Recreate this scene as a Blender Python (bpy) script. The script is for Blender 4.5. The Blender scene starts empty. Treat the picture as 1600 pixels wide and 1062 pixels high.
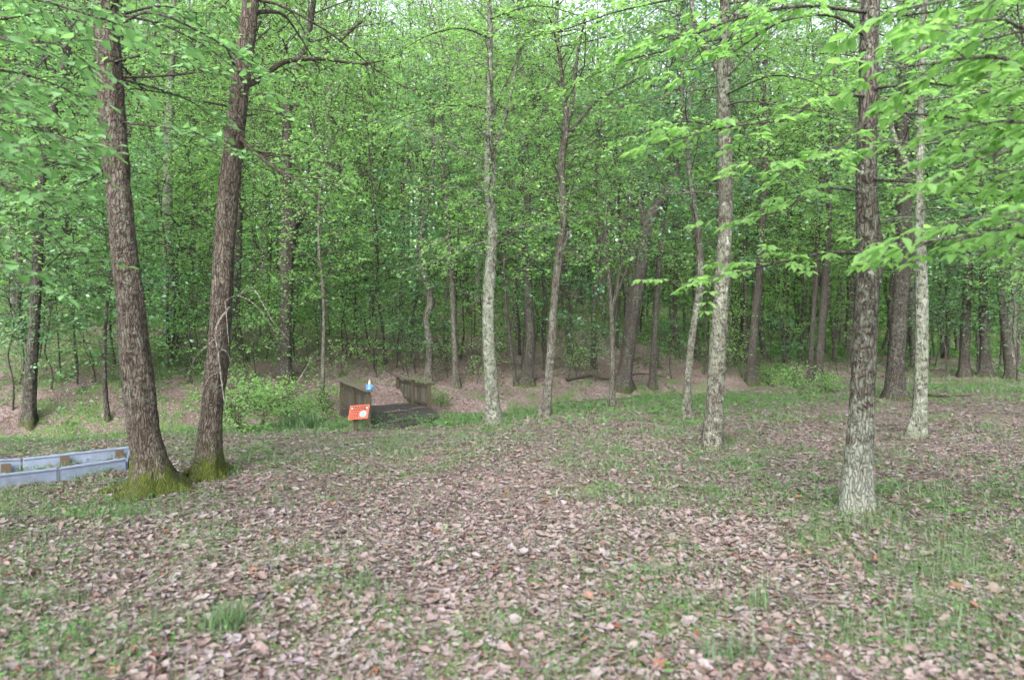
import bpy, math, random
import numpy as np
from mathutils import Vector

S = bpy.context.scene
C = S.collection
PI = math.pi
R = math.radians

# ------------------------------------------------------------------ camera, sky, sun, exposure
CAMZ = 1.65
cam = bpy.data.cameras.new('camera')
cam.lens = 24; cam.sensor_width = 36; cam.clip_end = 2000; cam.clip_start = 0.05
camo = bpy.data.objects.new('camera', cam); C.objects.link(camo)
camo.location = (0, 0, CAMZ); camo.rotation_euler = (R(90), 0, 0)
cam.dof.use_dof = True; cam.dof.focus_distance = 13; cam.dof.aperture_fstop = 1.5
S.camera = camo

SUN_EL, SUN_AZ = R(36), R(-165)
w = bpy.data.worlds.new('World'); S.world = w; w.use_nodes = True
nt = w.node_tree; nt.nodes.clear()
sky = nt.nodes.new('ShaderNodeTexSky'); sky.sky_type = 'NISHITA'; sky.sun_disc = False
sky.sun_elevation = SUN_EL; sky.sun_rotation = SUN_AZ; sky.dust_density = 3.0; sky.air_density = 1.0
hs = nt.nodes.new('ShaderNodeHueSaturation'); hs.inputs['Saturation'].default_value = 0.38
bg = nt.nodes.new('ShaderNodeBackground'); bg.inputs['Strength'].default_value = 0.15
wo = nt.nodes.new('ShaderNodeOutputWorld')
nt.links.new(sky.outputs[0], hs.inputs['Color']); nt.links.new(hs.outputs[0], bg.inputs[0]); nt.links.new(bg.outputs[0], wo.inputs[0])

sun = bpy.data.lights.new('sun', 'SUN'); sun.energy = 1.5; sun.angle = R(55); sun.color = (1, .97, .92)
suno = bpy.data.objects.new('sun', sun); C.objects.link(suno)
# sun_rotation measured clockwise from +Y
sd = Vector((math.sin(SUN_AZ) * math.cos(SUN_EL), math.cos(SUN_AZ) * math.cos(SUN_EL), math.sin(SUN_EL)))
suno.rotation_euler = sd.to_track_quat('Z', 'Y').to_euler()

S.view_settings.view_transform = 'Standard'; S.view_settings.look = 'None'
S.view_settings.exposure = 2.42; S.view_settings.gamma = 1
S.render.engine = 'CYCLES'
S.cycles.max_bounces = 10; S.cycles.diffuse_bounces = 8; S.cycles.glossy_bounces = 2
S.cycles.transmission_bounces = 5; S.cycles.transparent_max_bounces = 4
S.cycles.use_adaptive_sampling = True; S.cycles.adaptive_threshold = 0.03
S.cycles.use_denoising = True
S.cycles.sample_clamp_indirect = 4

F = 24 / 36 * 1600
# ------------------------------------------------------------------ numpy helpers
rng = np.random.default_rng(7)

class Noise:
    """cheap smooth 2-D / 3-D noise from summed sines"""
    def __init__(s, seed, dim, n=10, lo=.5, hi=2.0):
        r = np.random.default_rng(seed)
        k = r.normal(size=(n, dim)); k /= np.linalg.norm(k, axis=1)[:, None]
        s.k = k * np.exp(r.uniform(math.log(lo), math.log(hi), n))[:, None] * 2 * PI
        s.p = r.uniform(0, 2 * PI, n); s.n = n
    def __call__(s, *c):
        q = np.stack([np.asarray(a, float) for a in c], -1)
        return np.sin(q @ s.k.T + s.p).sum(-1) / math.sqrt(s.n) / .9

n_big = Noise(1, 2, 10, .03, .12); n_mid = Noise(2, 2, 12, .15, .6); n_small = Noise(3, 2, 14, .8, 2.5)
n_g1 = Noise(11, 2, 14, .12, .5); n_g2 = Noise(12, 2, 14, .5, 1.6); n_wob = Noise(5, 2, 8, .05, .2)

def sstep(a, b, x):
    t = np.clip((np.asarray(x, float) - a) / (b - a), 0, 1); return t * t * (3 - 2 * t)

NRM = np.array([-.44, .898])
def creek_s(x, y):
    x = np.asarray(x, float); y = np.asarray(y, float)
    q = x + 3.4
    bend = np.where(q > 6, -.02 * (np.clip(q, 6, 40) - 6) ** 2 * .6, 0)
    return (q * NRM[0] + (y - 18.4) * NRM[1]) + .35 * np.sin(x * .45) * np.exp(-((x+3.4)/2.5)**2*0)*.7 + bend*0

def ground_z(x, y):
    x = np.asarray(x, float); y = np.asarray(y, float)
    s = creek_s(x, y)
    fade = 1 - sstep(7, 13, x)                       # creek peters out to the right
    az = x / np.maximum(y, 4)
    slope = .255 - .045 * sstep(-.45, .0, az) - .155 * sstep(-.02, .45, az)
    hill = slope * np.clip(s - .8, 0, 45) * (1 - .3 * sstep(20, 45, s))
    hill += .5 * sstep(.5, 3, s) * fade * (.4 + .5 * sstep(0, -.4, az))
    near_dip = -.28 * sstep(-6, -1, s) * fade * sstep(3, -1, x) - .1 * sstep(-5, -1, s) * fade
    ditch = -.55 * np.exp(-(s / .75) ** 2) * fade
    right = .35 * sstep(5, 14, x) * sstep(2, 10, y) * sstep(60, 20, y)*.6
    rough = .07 * n_mid(x, y) * .5 + .018 * n_small(x, y)
    hill = hill + .16 * np.clip(y - 56, 0, 90) * sstep(-2, 2, y)
    base = np.where(y < -50, 0, hill * sstep(-400, -2, y) + near_dip * 1.0 + ditch + right * sstep(0, 8, y) + rough + .25 * n_big(x, y) * sstep(12, 40, y))
    wb = np.exp(-((x + 2.7) / 2.6) ** 4 - ((y - 15.2) / 2.6) ** 4) * sstep(.2, -.8, s)
    return base * (1 - wb) + (-.27 + .01 * n_small(x, y)) * wb

def gz(x, y): return float(ground_z(x, y))

def W(px, py, d):
    return np.array([(px - 800) * d / F, d, CAMZ - (py - 531) * d / F])

def hit(px, py):
    d = np.arange(2, 140, .02)
    X = (px - 800) * d / F; Z = CAMZ - (py - 531) * d / F
    g = ground_z(X, d)
    i = np.argmax(Z < g)
    if not (Z < g).any(): return None
    return np.array([X[i], d[i], g[i]])

class MB:
    def __init__(s): s.V = []; s.Q = []; s.A = []; s.M = []; s.n = 0
    def add(s, V, Q, a=0.0, m=0):
        V = np.asarray(V, float).reshape(-1, 3); Q = np.asarray(Q, int).reshape(-1, 4)
        s.V.append(V); s.Q.append(Q + s.n); s.n += len(V)
        s.A.append(np.broadcast_to(np.asarray(a, float), (len(V),)).copy()); s.M.append(np.full(len(Q), m))
    def tube(s, P, rad, n=5, a=0., m=0, flare=0, seed=0, bump=0., cap=True):
        P = np.asarray(P, float); rad = np.asarray(rad, float); N = len(P)
        T = np.gradient(P, axis=0); T /= np.linalg.norm(T, axis=1)[:, None] + 1e-9
        u = np.array([1., .13, 0.]) if abs(T[0, 0]) < .8 else np.array([0, 1., 0.1])
        U = u - (T @ u)[:, None] * T; U /= np.linalg.norm(U, axis=1)[:, None] + 1e-9
        B = np.cross(T, U)
        th = np.arange(n) / n * 2 * PI
        rr = rad[:, None] * np.ones(n)
        if bump:
            q = Noise(seed + 9, 3, 12, .6, 2.2)
            cz = P[:, 2][:, None] * np.ones(n)
            rr = rr * (1 + bump * q(np.cos(th) * 1.3 + 0 * cz, np.sin(th) * 1.3 + 0 * cz, cz * .7))
            q2 = Noise(seed + 19, 3, 14, 1.5, 5)
            rr = rr * (1 + bump * .45 * q2(np.cos(th) * 1.5 + 0 * cz, np.sin(th) * 1.5 + 0 * cz, cz * 1.6))
        if flare:
            r_ = np.random.default_rng(seed + 3); zz = P[:, 2] - s.z0
            lob = sum(np.cos(k * th + r_.uniform(0, 6.3)) * c for k, c in ((3, .35), (5, .3), (2, .25)))
            e = np.exp(-np.clip(zz, -.05, 9) / .17)[:, None]
            e2 = np.exp(-np.clip(zz, -.05, 9) / .35)[:, None]
            rr = rr * (1 + flare * e * np.clip(.9 + 1.0 * lob, .1, 3) + flare * .3 * e2)
        V = P[:, None, :] + rr[..., None] * (np.cos(th)[None, :, None] * U[:, None, :] + np.sin(th)[None, :, None] * B[:, None, :])
        i = np.arange(N - 1)[:, None] * n; j = np.arange(n)[None, :]; k = (j + 1) % n
        Q = np.stack([i + j, i + k, i + n + k, i + n + j], -1).reshape(-1, 4)
        s.add(V.reshape(-1, 3), Q, a, m)
    def box(s, c, h, rot=0., a=0., m=0, top=None, bev=0):
        x, y, z = h
        v = np.array([[-x,-y,-z],[x,-y,-z],[x,y,-z],[-x,y,-z],[-x,-y,z],[x,-y,z],[x,y,z],[-x,y,z]], float)
        q = [[0,3,2,1],[4,5,6,7],[0,1,5,4],[1,2,6,5],[2,3,7,6],[3,0,4,7]]
        c_, s_ = math.cos(rot), math.sin(rot)
        v = v @ np.array([[c_, s_, 0], [-s_, c_, 0], [0, 0, 1]]) + np.asarray(c)
        s.add(v, q, a, m)
    def obox(s, p, q, wdt, up, a=0., m=0):
        """box along p->q with cross section wdt x up (up = vertical size)"""
        p = np.asarray(p, float); q = np.asarray(q, float)
        t = q - p; t /= np.linalg.norm(t); sd_ = np.cross(t, [0, 0, 1.]); sd_ /= np.linalg.norm(sd_) + 1e-9
        u = np.cross(sd_, t)
        v = []
        for e in (p, q):
            for a_, b_ in ((-1, -1), (1, -1), (1, 1), (-1, 1)):
                v.append(e + sd_ * wdt / 2 * a_ + u * up / 2 * b_)
        s.add(v, [[0,1,2,3],[7,6,5,4],[0,4,5,1],[1,5,6,2],[2,6,7,3],[3,7,4,0]], a, m)
    def build(s, name, mats, parent=None, smooth=True, origin=(0, 0, 0), bevel=0):
        if not isinstance(mats, (list, tuple)): mats = [mats]
        me = mesh_np(name, np.concatenate(s.V) - np.asarray(origin), np.concatenate(s.Q), np.concatenate(s.A), np.concatenate(s.M), mats, smooth)
        o = bpy.data.objects.new(name, me); C.objects.link(o)
        if parent: o.parent = parent
        else: o.location = origin
        if bevel:
            md = o.modifiers.new('bevel', 'BEVEL'); md.width = bevel; md.segments = 2; md.limit_method = 'ANGLE'
        return o

def mesh_np(name, V, Q, A, M, mats, smooth):
    me = bpy.data.meshes.new(name)
    me.vertices.add(len(V)); me.vertices.foreach_set('co', V.astype(np.float32).ravel())
    nq = len(Q)
    me.loops.add(nq * 4); me.loops.foreach_set('vertex_index', Q.astype(np.int32).ravel())
    me.polygons.add(nq); me.polygons.foreach_set('loop_start', np.arange(0, nq * 4, 4, dtype=np.int32))
    me.polygons.foreach_set('loop_total', np.full(nq, 4, np.int32))
    me.polygons.foreach_set('material_index', M.astype(np.int32))
    me.polygons.foreach_set('use_smooth', np.full(nq, smooth, bool))
    at = me.attributes.new('var', 'FLOAT', 'POINT'); at.data.foreach_set('value', A.astype(np.float32))
    for m in mats: me.materials.append(m)
    me.update(calc_edges=True); me.validate()
    return me

# leaf templates: rows of (u along, v across, w up); faces
def leaf_template(rows, prof, fold=.12, droop=.15, cup=0.):
    u = np.linspace(0, 1, rows); V = []; 
    for i, t in enumerate(u):
        h = prof(t)
        V += [(t, -h, fold * h * 1.6 - droop * t * t), (t, 0, -droop * t * t), (t, h, fold * h * 1.6 - droop * t * t)]
    Q = []
    for i in range(rows - 1):
        a = i * 3; Q += [(a, a + 1, a + 4, a + 3), (a + 1, a + 2, a + 5, a + 4)]
    return np.array(V), np.array(Q)
PROF_OV = lambda t: .5 * (math.sin(PI * min(1, t ** .8)) ** .9) + .01
PROF_RD = lambda t: .5 * (max(0., math.sin(PI * t ** .62)) ** .65) + .012
T_OV = leaf_template(6, PROF_OV); T_RD = leaf_template(6, PROF_RD, .1, .12)
T_KITE = (np.array([(0, 0, 0), (.45, -.5, .08), (1, 0, -.1), (.45, .5, .08)]), np.array([(0, 1, 2, 3)]))
T_MID = leaf_template(3, lambda t: (.06, .5, .03)[int(round(t * 2))], .12, .12)

def put_leaves(mb, tpl, P, D, N, L, Wd, a, m=0):
    tv, tq = tpl
    P = np.asarray(P, float); n = len(P)
    if n == 0: return
    D = D / (np.linalg.norm(D, axis=1)[:, None] + 1e-9)
    Sd = np.cross(N, D); Sd /= np.linalg.norm(Sd, axis=1)[:, None] + 1e-9
    N = np.cross(D, Sd)
    L = np.broadcast_to(L, (n,)); Wd = np.broadcast_to(Wd, (n,))
    V = (P[:, None] + D[:, None] * (tv[:, 0][None, :, None] * L[:, None, None]) + Sd[:, None] * (tv[:, 1][None, :, None] * Wd[:, None, None])
         + N[:, None] * (tv[:, 2][None, :, None] * L[:, None, None]))
    k = len(tv)
    Q = tq[None] + (np.arange(n) * k)[:, None, None]
    mb.add(V.reshape(-1, 3), Q.reshape(-1, 4), np.repeat(np.broadcast_to(a, (n,)), k), m)

class Leaves:
    def __init__(s): s.P = []; s.D = []; s.N = []; s.L = []; s.n = 0
    def add(s, P, D, N, L):
        P = np.atleast_2d(P); s.P.append(P); s.D.append(np.atleast_2d(D)); s.N.append(np.atleast_2d(N)); s.L.append(np.broadcast_to(L, (len(P),))); s.n += len(P)
    def build(s, name, tpl, mat, parent, ratio=.6, r=None):
        r = r or rng
        mb = MB(); P = np.concatenate(s.P); L = np.concatenate(s.L)
        put_leaves(mb, tpl, P, np.concatenate(s.D), np.concatenate(s.N), L, L * ratio * r.uniform(.8, 1.2, len(L)), r.uniform(0, 1, len(L)))
        return mb.build(name, mat, parent, smooth=True)

# ------------------------------------------------------------------ materials
def newmat(name):
    m = bpy.data.materials.new(name); m.use_nodes = True; t = m.node_tree; t.nodes.clear()
    return m, t, t.nodes, t.links
def ramp(N, pts, interp='LINEAR'):
    r = N.new('ShaderNodeValToRGB'); r.color_ramp.interpolation = interp
    e = r.color_ramp.elements
    while len(e) > 1: e.remove(e[-1])
    e[0].position = pts[0][0]; e[0].color = (*pts[0][1], 1)
    for p, c in pts[1:]:
        x = e.new(p); x.color = (*c, 1)
    return r
def gray(v): return (v, v, v)
def noise(N, Lk, co, scale, detail=4, rough=.6, dist=0):
    n = N.new('ShaderNodeTexNoise'); n.inputs['Scale'].default_value = scale; n.inputs['Detail'].default_value = detail
    n.inputs['Roughness'].default_value = rough; n.inputs['Distortion'].default_value = dist
    Lk.new(co, n.inputs['Vector']); return n.outputs['Fac']
def mapping(N, Lk, co, sc):
    m = N.new('ShaderNodeMapping'); m.inputs['Scale'].default_value = sc; Lk.new(co, m.inputs['Vector']); return m.outputs[0]
def mixc(N, Lk, fac, a, b, mode='MIX'):
    m = N.new('ShaderNodeMix'); m.data_type = 'RGBA'; m.blend_type = mode
    for s_, v in ((m.inputs[0], fac), (m.inputs[6], a), (m.inputs[7], b)):
        if hasattr(v, 'is_linked') or isinstance(v, bpy.types.NodeSocket): Lk.new(v, s_)
        elif isinstance(v, tuple): s_.default_value = (*v, 1)
        else: s_.default_value = v
    return m.outputs[2]
def mth(N, Lk, op, a, b=0., c=None, clamp=False):
    m = N.new('ShaderNodeMath'); m.operation = op; m.use_clamp = clamp
    for s_, v in zip(m.inputs, (a, b, c)):
        if v is None: continue
        if isinstance(v, bpy.types.NodeSocket): Lk.new(v, s_)
        else: s_.default_value = v
    return m.outputs[0]
def attr(N, name='var'):
    a = N.new('ShaderNodeAttribute'); a.attribute_name = name; return a.outputs['Fac']
def principled(N, Lk, col, rough=.8, spec=.3, normal=None):
    p = N.new('ShaderNodeBsdfPrincipled')
    if isinstance(col, tuple): p.inputs['Base Color'].default_value = (*col, 1)
    else: Lk.new(col, p.inputs['Base Color'])
    if isinstance(rough, bpy.types.NodeSocket): Lk.new(rough, p.inputs['Roughness'])
    else: p.inputs['Roughness'].default_value = rough
    p.inputs['Specular IOR Level'].default_value = spec
    if normal is not None: Lk.new(normal, p.inputs['Normal'])
    return p
def bump(N, Lk, h, strength=.5, dist=.02):
    b = N.new('ShaderNodeBump'); b.inputs['Strength'].default_value = strength; b.inputs['Distance'].default_value = dist
    Lk.new(h, b.inputs['Height']); return b.outputs[0]
def out(N, Lk, sh):
    o = N.new('ShaderNodeOutputMaterial'); Lk.new(sh, o.inputs[0])

def leaf_mat(name, cols, trans=.45, rough=.45, spec=.5, tcol=(1.25, 1.2, .6)):
    m, t, N, Lk = newmat(name)
    oi = N.new('ShaderNodeObjectInfo')
    v = attr(N)
    r = ramp(N, [(i / (len(cols) - 1), c) for i, c in enumerate(cols)])
    vv = mth(N, Lk, 'MULTIPLY_ADD', oi.outputs['Random'], .35, None)
    vv.node.inputs[2].default_value = 0
    vv = mth(N, Lk, 'ADD', mth(N, Lk, 'MULTIPLY', v, .7), vv)
    Lk.new(vv, r.inputs[0])
    p = principled(N, Lk, r.outputs[0], rough, spec)
    tr = N.new('ShaderNodeBsdfTranslucent')
    tc = mixc(N, Lk, 1., r.outputs[0], tcol, 'MULTIPLY'); Lk.new(tc, tr.inputs[0])
    mx = N.new('ShaderNodeMixShader'); mx.inputs[0].default_value = trans
    Lk.new(p.outputs[0], mx.inputs[1]); Lk.new(tr.outputs[0], mx.inputs[2]); out(N, Lk, mx.outputs[0]); return m

M = {}
M['leaf_mid'] = leaf_mat('leaf_mid', [(.078, .165, .06), (.105, .212, .073), (.138, .256, .087), (.168, .292, .10)], trans=.54, tcol=(2.1, 2.1, 1.5))
M['leaf_bright'] = leaf_mat('leaf_bright', [(.088, .185, .06), (.118, .23, .072), (.15, .268, .088)], trans=.56, tcol=(2.05, 2.08, 1.5))
M['leaf_dark'] = leaf_mat('leaf_dark', [(.05, .13, .06), (.07, .17, .075), (.095, .21, .09)], trans=.45, rough=.32, spec=.9, tcol=(1.9, 1.9, 1.5))
M['leaf_left'] = leaf_mat('leaf_left', [(.09, .2, .08), (.115, .24, .09), (.145, .28, .11)], trans=.5, tcol=(1.4, 1.4, 1.1))
M['leaf_yellow'] = leaf_mat('leaf_yellow', [(.16, .22, .05), (.22, .28, .07), (.3, .3, .1)], trans=.5)
M['grass'] = leaf_mat('grass', [(.035, .085, .038), (.055, .12, .048), (.08, .14, .06), (.13, .13, .08)], trans=.35)
M['cover'] = leaf_mat('cover', [(.045, .12, .035), (.07, .17, .042), (.10, .22, .05)], trans=.4)

def bark_mat(name, dark, mid, light, lichen=.3, lich_col=(.32, .35, .27), moss=.0, moss_h=.35, scale=1., white=0., foot=0.):
    m, t, N, Lk = newmat(name)
    tc = N.new('ShaderNodeTexCoord'); co = tc.outputs['Object']
    st = mapping(N, Lk, co, (19 * scale, 19 * scale, 4.5 * scale))
    f1 = noise(N, Lk, st, 1.6, 6, .7, .4)
    f2 = noise(N, Lk, mapping(N, Lk, co, (1, 1, .5)), 5 * scale, 5, .6)
    vo = N.new('ShaderNodeTexVoronoi'); vo.feature = 'DISTANCE_TO_EDGE'; vo.inputs['Scale'].default_value = 1.7
    wob = N.new('ShaderNodeVectorMath'); wob.operation = 'MULTIPLY_ADD'
    nz = N.new('ShaderNodeTexNoise'); nz.inputs['Scale'].default_value = 9; Lk.new(co, nz.inputs['Vector'])
    Lk.new(nz.outputs['Color'], wob.inputs[0]); wob.inputs[1].default_value = (1.4, 1.4, 1.4); Lk.new(st, wob.inputs[2])
    Lk.new(wob.outputs[0], vo.inputs['Vector'])
    crack = ramp(N, [(0, gray(0)), (.16, gray(1))]); Lk.new(vo.outputs['Distance'], crack.inputs[0])
    col = ramp(N, [(.28, dark), (.5, mid), (.72, light)]); Lk.new(f1, col.inputs[0])
    c = mixc(N, Lk, mth(N, Lk, 'SUBTRACT', 1., crack.outputs[0]), col.outputs[0], tuple(x * .6 for x in dark))
    # lichen plates
    l1 = noise(N, Lk, co, 15 * scale, 6, .78, .5)
    lr = ramp(N, [(.56 - .16 * lichen, gray(0)), (.62 - .16 * lichen, gray(1))]); Lk.new(l1, lr.inputs[0])
    lm = noise(N, Lk, co, 1.9, 4, .6)
    lmr = ramp(N, [(.42 - .25 * lichen, gray(0)), (.62 - .2 * lichen, gray(1))]); Lk.new(lm, lmr.inputs[0])
    lf = mth(N, Lk, 'MULTIPLY', mth(N, Lk, 'MULTIPLY', lr.outputs[0], lmr.outputs[0]), min(1., lichen * 1.3))
    lc = mixc(N, Lk, f2, tuple(x * .7 for x in lich_col), tuple(min(1, x * 1.25) for x in lich_col))
    c = mixc(N, Lk, lf, c, lc)
    if white:
        w1 = noise(N, Lk, co, 7.5, 6, .75, .5)
        wr = ramp(N, [(.62 - .12 * white, gray(0)), (.66 - .12 * white, gray(1))]); Lk.new(w1, wr.inputs[0])
        c = mixc(N, Lk, mth(N, Lk, 'MULTIPLY', wr.outputs[0], .85), c, (.21, .22, .2))
    if foot:   # broad pale lichen sheet over the lowest metre and a half of the bark, ragged at its edge
        sp0 = N.new('ShaderNodeSeparateXYZ'); Lk.new(co, sp0.inputs[0])
        ff = mth(N, Lk, 'SUBTRACT', mth(N, Lk, 'MULTIPLY', noise(N, Lk, co, 6, 6, .7, .4), 3.4), mth(N, Lk, 'ADD', mth(N, Lk, 'MULTIPLY', sp0.outputs['Z'], .85), .85), clamp=True)
        ff = mth(N, Lk, 'MULTIPLY', ff, 2.2 * foot, clamp=True)
        c = mixc(N, Lk, mth(N, Lk, 'MULTIPLY', mth(N, Lk, 'MULTIPLY', ff, mth(N, Lk, 'MULTIPLY_ADD', crack.outputs[0], .6, .4)), .8), c, mixc(N, Lk, f2, (.10, .115, .09), (.22, .235, .205)))
    h = mth(N, Lk, 'ADD', mth(N, Lk, 'MULTIPLY', crack.outputs[0], .6), mth(N, Lk, 'MULTIPLY', f1, .8))
    if moss:
        sp = N.new('ShaderNodeSeparateXYZ'); Lk.new(co, sp.inputs[0])
        a_ = mth(N, Lk, 'DIVIDE', sp.outputs['Z'], moss_h)
        b_ = mth(N, Lk, 'SUBTRACT', mth(N, Lk, 'MULTIPLY', noise(N, Lk, co, 4.5, 5, .65), 3.2), mth(N, Lk, 'ADD', a_, .75), clamp=True)
        b_ = mth(N, Lk, 'MULTIPLY', b_, 1.7 * moss, clamp=True)
        mc = mixc(N, Lk, noise(N, Lk, co, 14, 3), (.014, .022, .006), (.07, .085, .013))
        c = mixc(N, Lk, b_, c, mc)
        h = mth(N, Lk, 'ADD', h, mth(N, Lk, 'MULTIPLY', noise(N, Lk, co, 60, 3), mth(N, Lk, 'MULTIPLY', b_, .8)))
    p = principled(N, Lk, c, .9, .15, bump(N, Lk, h, 1., .022)); out(N, Lk, p.outputs[0]); return m

M['bark_brown'] = bark_mat('bark_brown', (.03, .023, .018), (.06, .047, .038), (.095, .078, .066), .38, (.125, .13, .11), 1., .5)
M['bark_lichen'] = bark_mat('bark_lichen', (.03, .026, .021), (.07, .06, .05), (.115, .10, .085), .62, (.135, .15, .115), .35, .12, white=.35)
M['bark_pale'] = bark_mat('bark_pale', (.032, .028, .024), (.08, .073, .062), (.13, .125, .108), .7, (.145, .165, .125), .35, .15, white=.6)
M['bark_dark'] = bark_mat('bark_dark', (.022, .019, .017), (.05, .044, .038), (.09, .08, .07), .35, (.13, .145, .115), .35, .12)
M['bark_mid'] = bark_mat('bark_mid', (.03, .025, .021), (.068, .058, .05), (.11, .096, .083), .5, (.145, .16, .13), .3, .12)
M['bark_foreground'] = bark_mat('bark_foreground', (.025, .021, .018), (.055, .047, .04), (.09, .08, .07), .42, (.13, .145, .115), .4, .12, white=.2, foot=1.)
M['dead_wood'] = bark_mat('dead_wood', (.1, .09, .078), (.19, .17, .15), (.27, .25, .225), .1)

def litter_mat():
    m, t, N, Lk = newmat('dry_leaf')
    v = attr(N)
    r = ramp(N, [(0, (.09, .064, .058)), (.14, (.125, .09, .083)), (.32, (.155, .116, .108)), (.5, (.18, .141, .134)), (.66, (.197, .162, .16)), (.8, (.21, .185, .19)), (.9, (.172, .15, .168)), (.955, (.19, .10, .07)), (1, (.14, .06, .045))])
    Lk.new(v, r.inputs[0])
    g = N.new('ShaderNodeNewGeometry')
    n = noise(N, Lk, g.outputs['Position'], 45, 3)
    c = mixc(N, Lk, .5, r.outputs[0], mixc(N, Lk, 1., r.outputs[0], mixc(N, Lk, n, gray(.35), gray(1.5)), 'MULTIPLY'))
    p = principled(N, Lk, c, .85, .12, bump(N, Lk, n, .4, .01))
    tr = N.new('ShaderNodeBsdfTranslucent'); Lk.new(c, tr.inputs[0])
    mx = N.new('ShaderNodeMixShader'); mx.inputs[0].default_value = .25
    Lk.new(p.outputs[0], mx.inputs[1]); Lk.new(tr.outputs[0], mx.inputs[2]); out(N, Lk, mx.outputs[0]); return m
M['litter'] = litter_mat()

def ground_mat():
    m, t, N, Lk = newmat('forest_floor')
    g = N.new('ShaderNodeNewGeometry'); co = g.outputs['Position']
    vo = N.new('ShaderNodeTexVoronoi'); vo.inputs['Scale'].default_value = 23; vo.inputs['Randomness'].default_value = 1
    nz = N.new('ShaderNodeTexNoise'); nz.inputs['Scale'].default_value = 8; Lk.new(co, nz.inputs['Vector'])
    wob = N.new('ShaderNodeVectorMath'); wob.operation = 'MULTIPLY_ADD'; wob.inputs[1].default_value = (.12, .12, .12)
    Lk.new(nz.outputs['Color'], wob.inputs[0]); Lk.new(co, wob.inputs[2]); Lk.new(wob.outputs[0], vo.inputs['Vector'])
    sp = N.new('ShaderNodeSeparateColor'); Lk.new(vo.outputs['Color'], sp.inputs[0])
    lit = ramp(N, [(0, (.06, .04, .038)), (.2, (.10, .07, .066)), (.45, (.14, .10, .097)), (.7, (.17, .132, .13)), (.88, (.19, .165, .175)), (1, (.16, .09, .06))]); Lk.new(sp.outputs[0], lit.inputs[0])
    n2 = noise(N, Lk, co, .9, 5, .6)
    soil = mixc(N, Lk, noise(N, Lk, co, 30, 4), (.045, .034, .028), (.09, .068, .057))
    sr = ramp(N, [(.38, gray(.75)), (.6, gray(.1))]); Lk.new(n2, sr.inputs[0])
    c = mixc(N, Lk, sr.outputs[0], lit.outputs[0], soil)
    gr = mixc(N, Lk, noise(N, Lk, co, 22, 4), (.03, .06, .018), (.09, .14, .045))
    gv = attr(N, 'var')
    gm = mth(N, Lk, 'MULTIPLY', mth(N, Lk, 'SUBTRACT', mth(N, Lk, 'MULTIPLY_ADD', noise(N, Lk, co, 5, 6, .7), 1.3, gv), .85), 5., clamp=True)
    c = mixc(N, Lk, mth(N, Lk, 'MULTIPLY', gm, .85), c, gr)
    c = mixc(N, Lk, attr(N, 'wet'), c, (.06, .045, .035))
    h = mth(N, Lk, 'ADD', vo.outputs['Distance'], mth(N, Lk, 'MULTIPLY', noise(N, Lk, co, 25, 5, .7), .8))
    p = principled(N, Lk, c, .9, .15, bump(N, Lk, h, .8, .03)); out(N, Lk, p.outputs[0]); return m
M['ground'] = ground_mat()

def wood_mat(name, dark, light, green=(.13, .14, .06), gam=.4, grain=(30, 30, 2)):
    m, t, N, Lk = newmat(name)
    tc = N.new('ShaderNodeTexCoord'); co = tc.outputs['Object']
    f = noise(N, Lk, mapping(N, Lk, co, grain), 1.5, 6, .7, .3)
    r = ramp(N, [(.3, dark), (.7, light)]); Lk.new(f, r.inputs[0])
    g_ = ramp(N, [(.45, gray(0)), (.7, gray(gam))]); Lk.new(noise(N, Lk, co, 3.5, 5, .6), g_.inputs[0])
    c = mixc(N, Lk, g_.outputs[0], r.outputs[0], green)
    v = attr(N); c = mixc(N, Lk, mth(N, Lk, 'MULTIPLY', v, .5), c, (.085, .08, .07))
    p = principled(N, Lk, c, .85, .2, bump(N, Lk, f, .5, .006)); out(N, Lk, p.outputs[0]); return m
M['wood_weathered'] = wood_mat('wood_weathered', (.016, .014, .011), (.042, .036, .028), (.05, .055, .025))
M['wood_post'] = wood_mat('wood_post', (.022, .018, .012), (.05, .042, .028), (.03, .034, .017), gam=.5)
M['wood_cap'] = wood_mat('wood_cap', (.035, .033, .026), (.078, .073, .06), (.06, .065, .03), gam=.6, grain=(5, 5, 5))

def plain(name, col, rough=.5, spec=.4, dirt=None, dsc=6, dlo=.5, dhi=.75, bumpd=0.):
    m, t, N, Lk = newmat(name); c = col; nn = None
    tc = N.new('ShaderNodeTexCoord'); co = tc.outputs['Object']
    f = noise(N, Lk, co, dsc, 5, .65)
    if dirt:
        r = ramp(N, [(dlo, gray(0)), (dhi, gray(.8))]); Lk.new(f, r.inputs[0]); c = mixc(N, Lk, r.outputs[0], col, dirt)
    if bumpd: nn = bump(N, Lk, noise(N, Lk, co, 80, 3), .4, bumpd)
    p = principled(N, Lk, c, rough, spec, nn); out(N, Lk, p.outputs[0]); return m
M['border'] = plain('border_plastic', (.115, .142, .20), .65, .25, (.055, .062, .07), 5, .45, .8)
M['border_dark'] = plain('border_joint', (.06, .07, .09), .7)
M['stake'] = plain('stake_brown', (.055, .04, .026), .8, .2, (.045, .032, .022))
M['orange'] = plain('sign_orange', (.27, .052, .026), .6, .2, (.22, .055, .03), 9, .55, .9)
M['ink'] = plain('sign_ink', (.03, .008, .006), .6, .2)
M['white'] = plain('white_paint', (.28, .28, .3), .5)
M['blue'] = plain('blue_paint', (.03, .12, .3), .35, .5)
M['lightblue'] = plain('light_blue_paint', (.06, .13, .27), .5, .5)
M['skin'] = plain('painted_skin', (.35, .2, .16), .5)
M['pink'] = plain('pink_paint', (.26, .17, .17), .5)
M['deck'] = plain('deck_covering', (.02, .019, .019), .9, .15, (.06, .05, .043), 4, .5, .75, .006)
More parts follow.
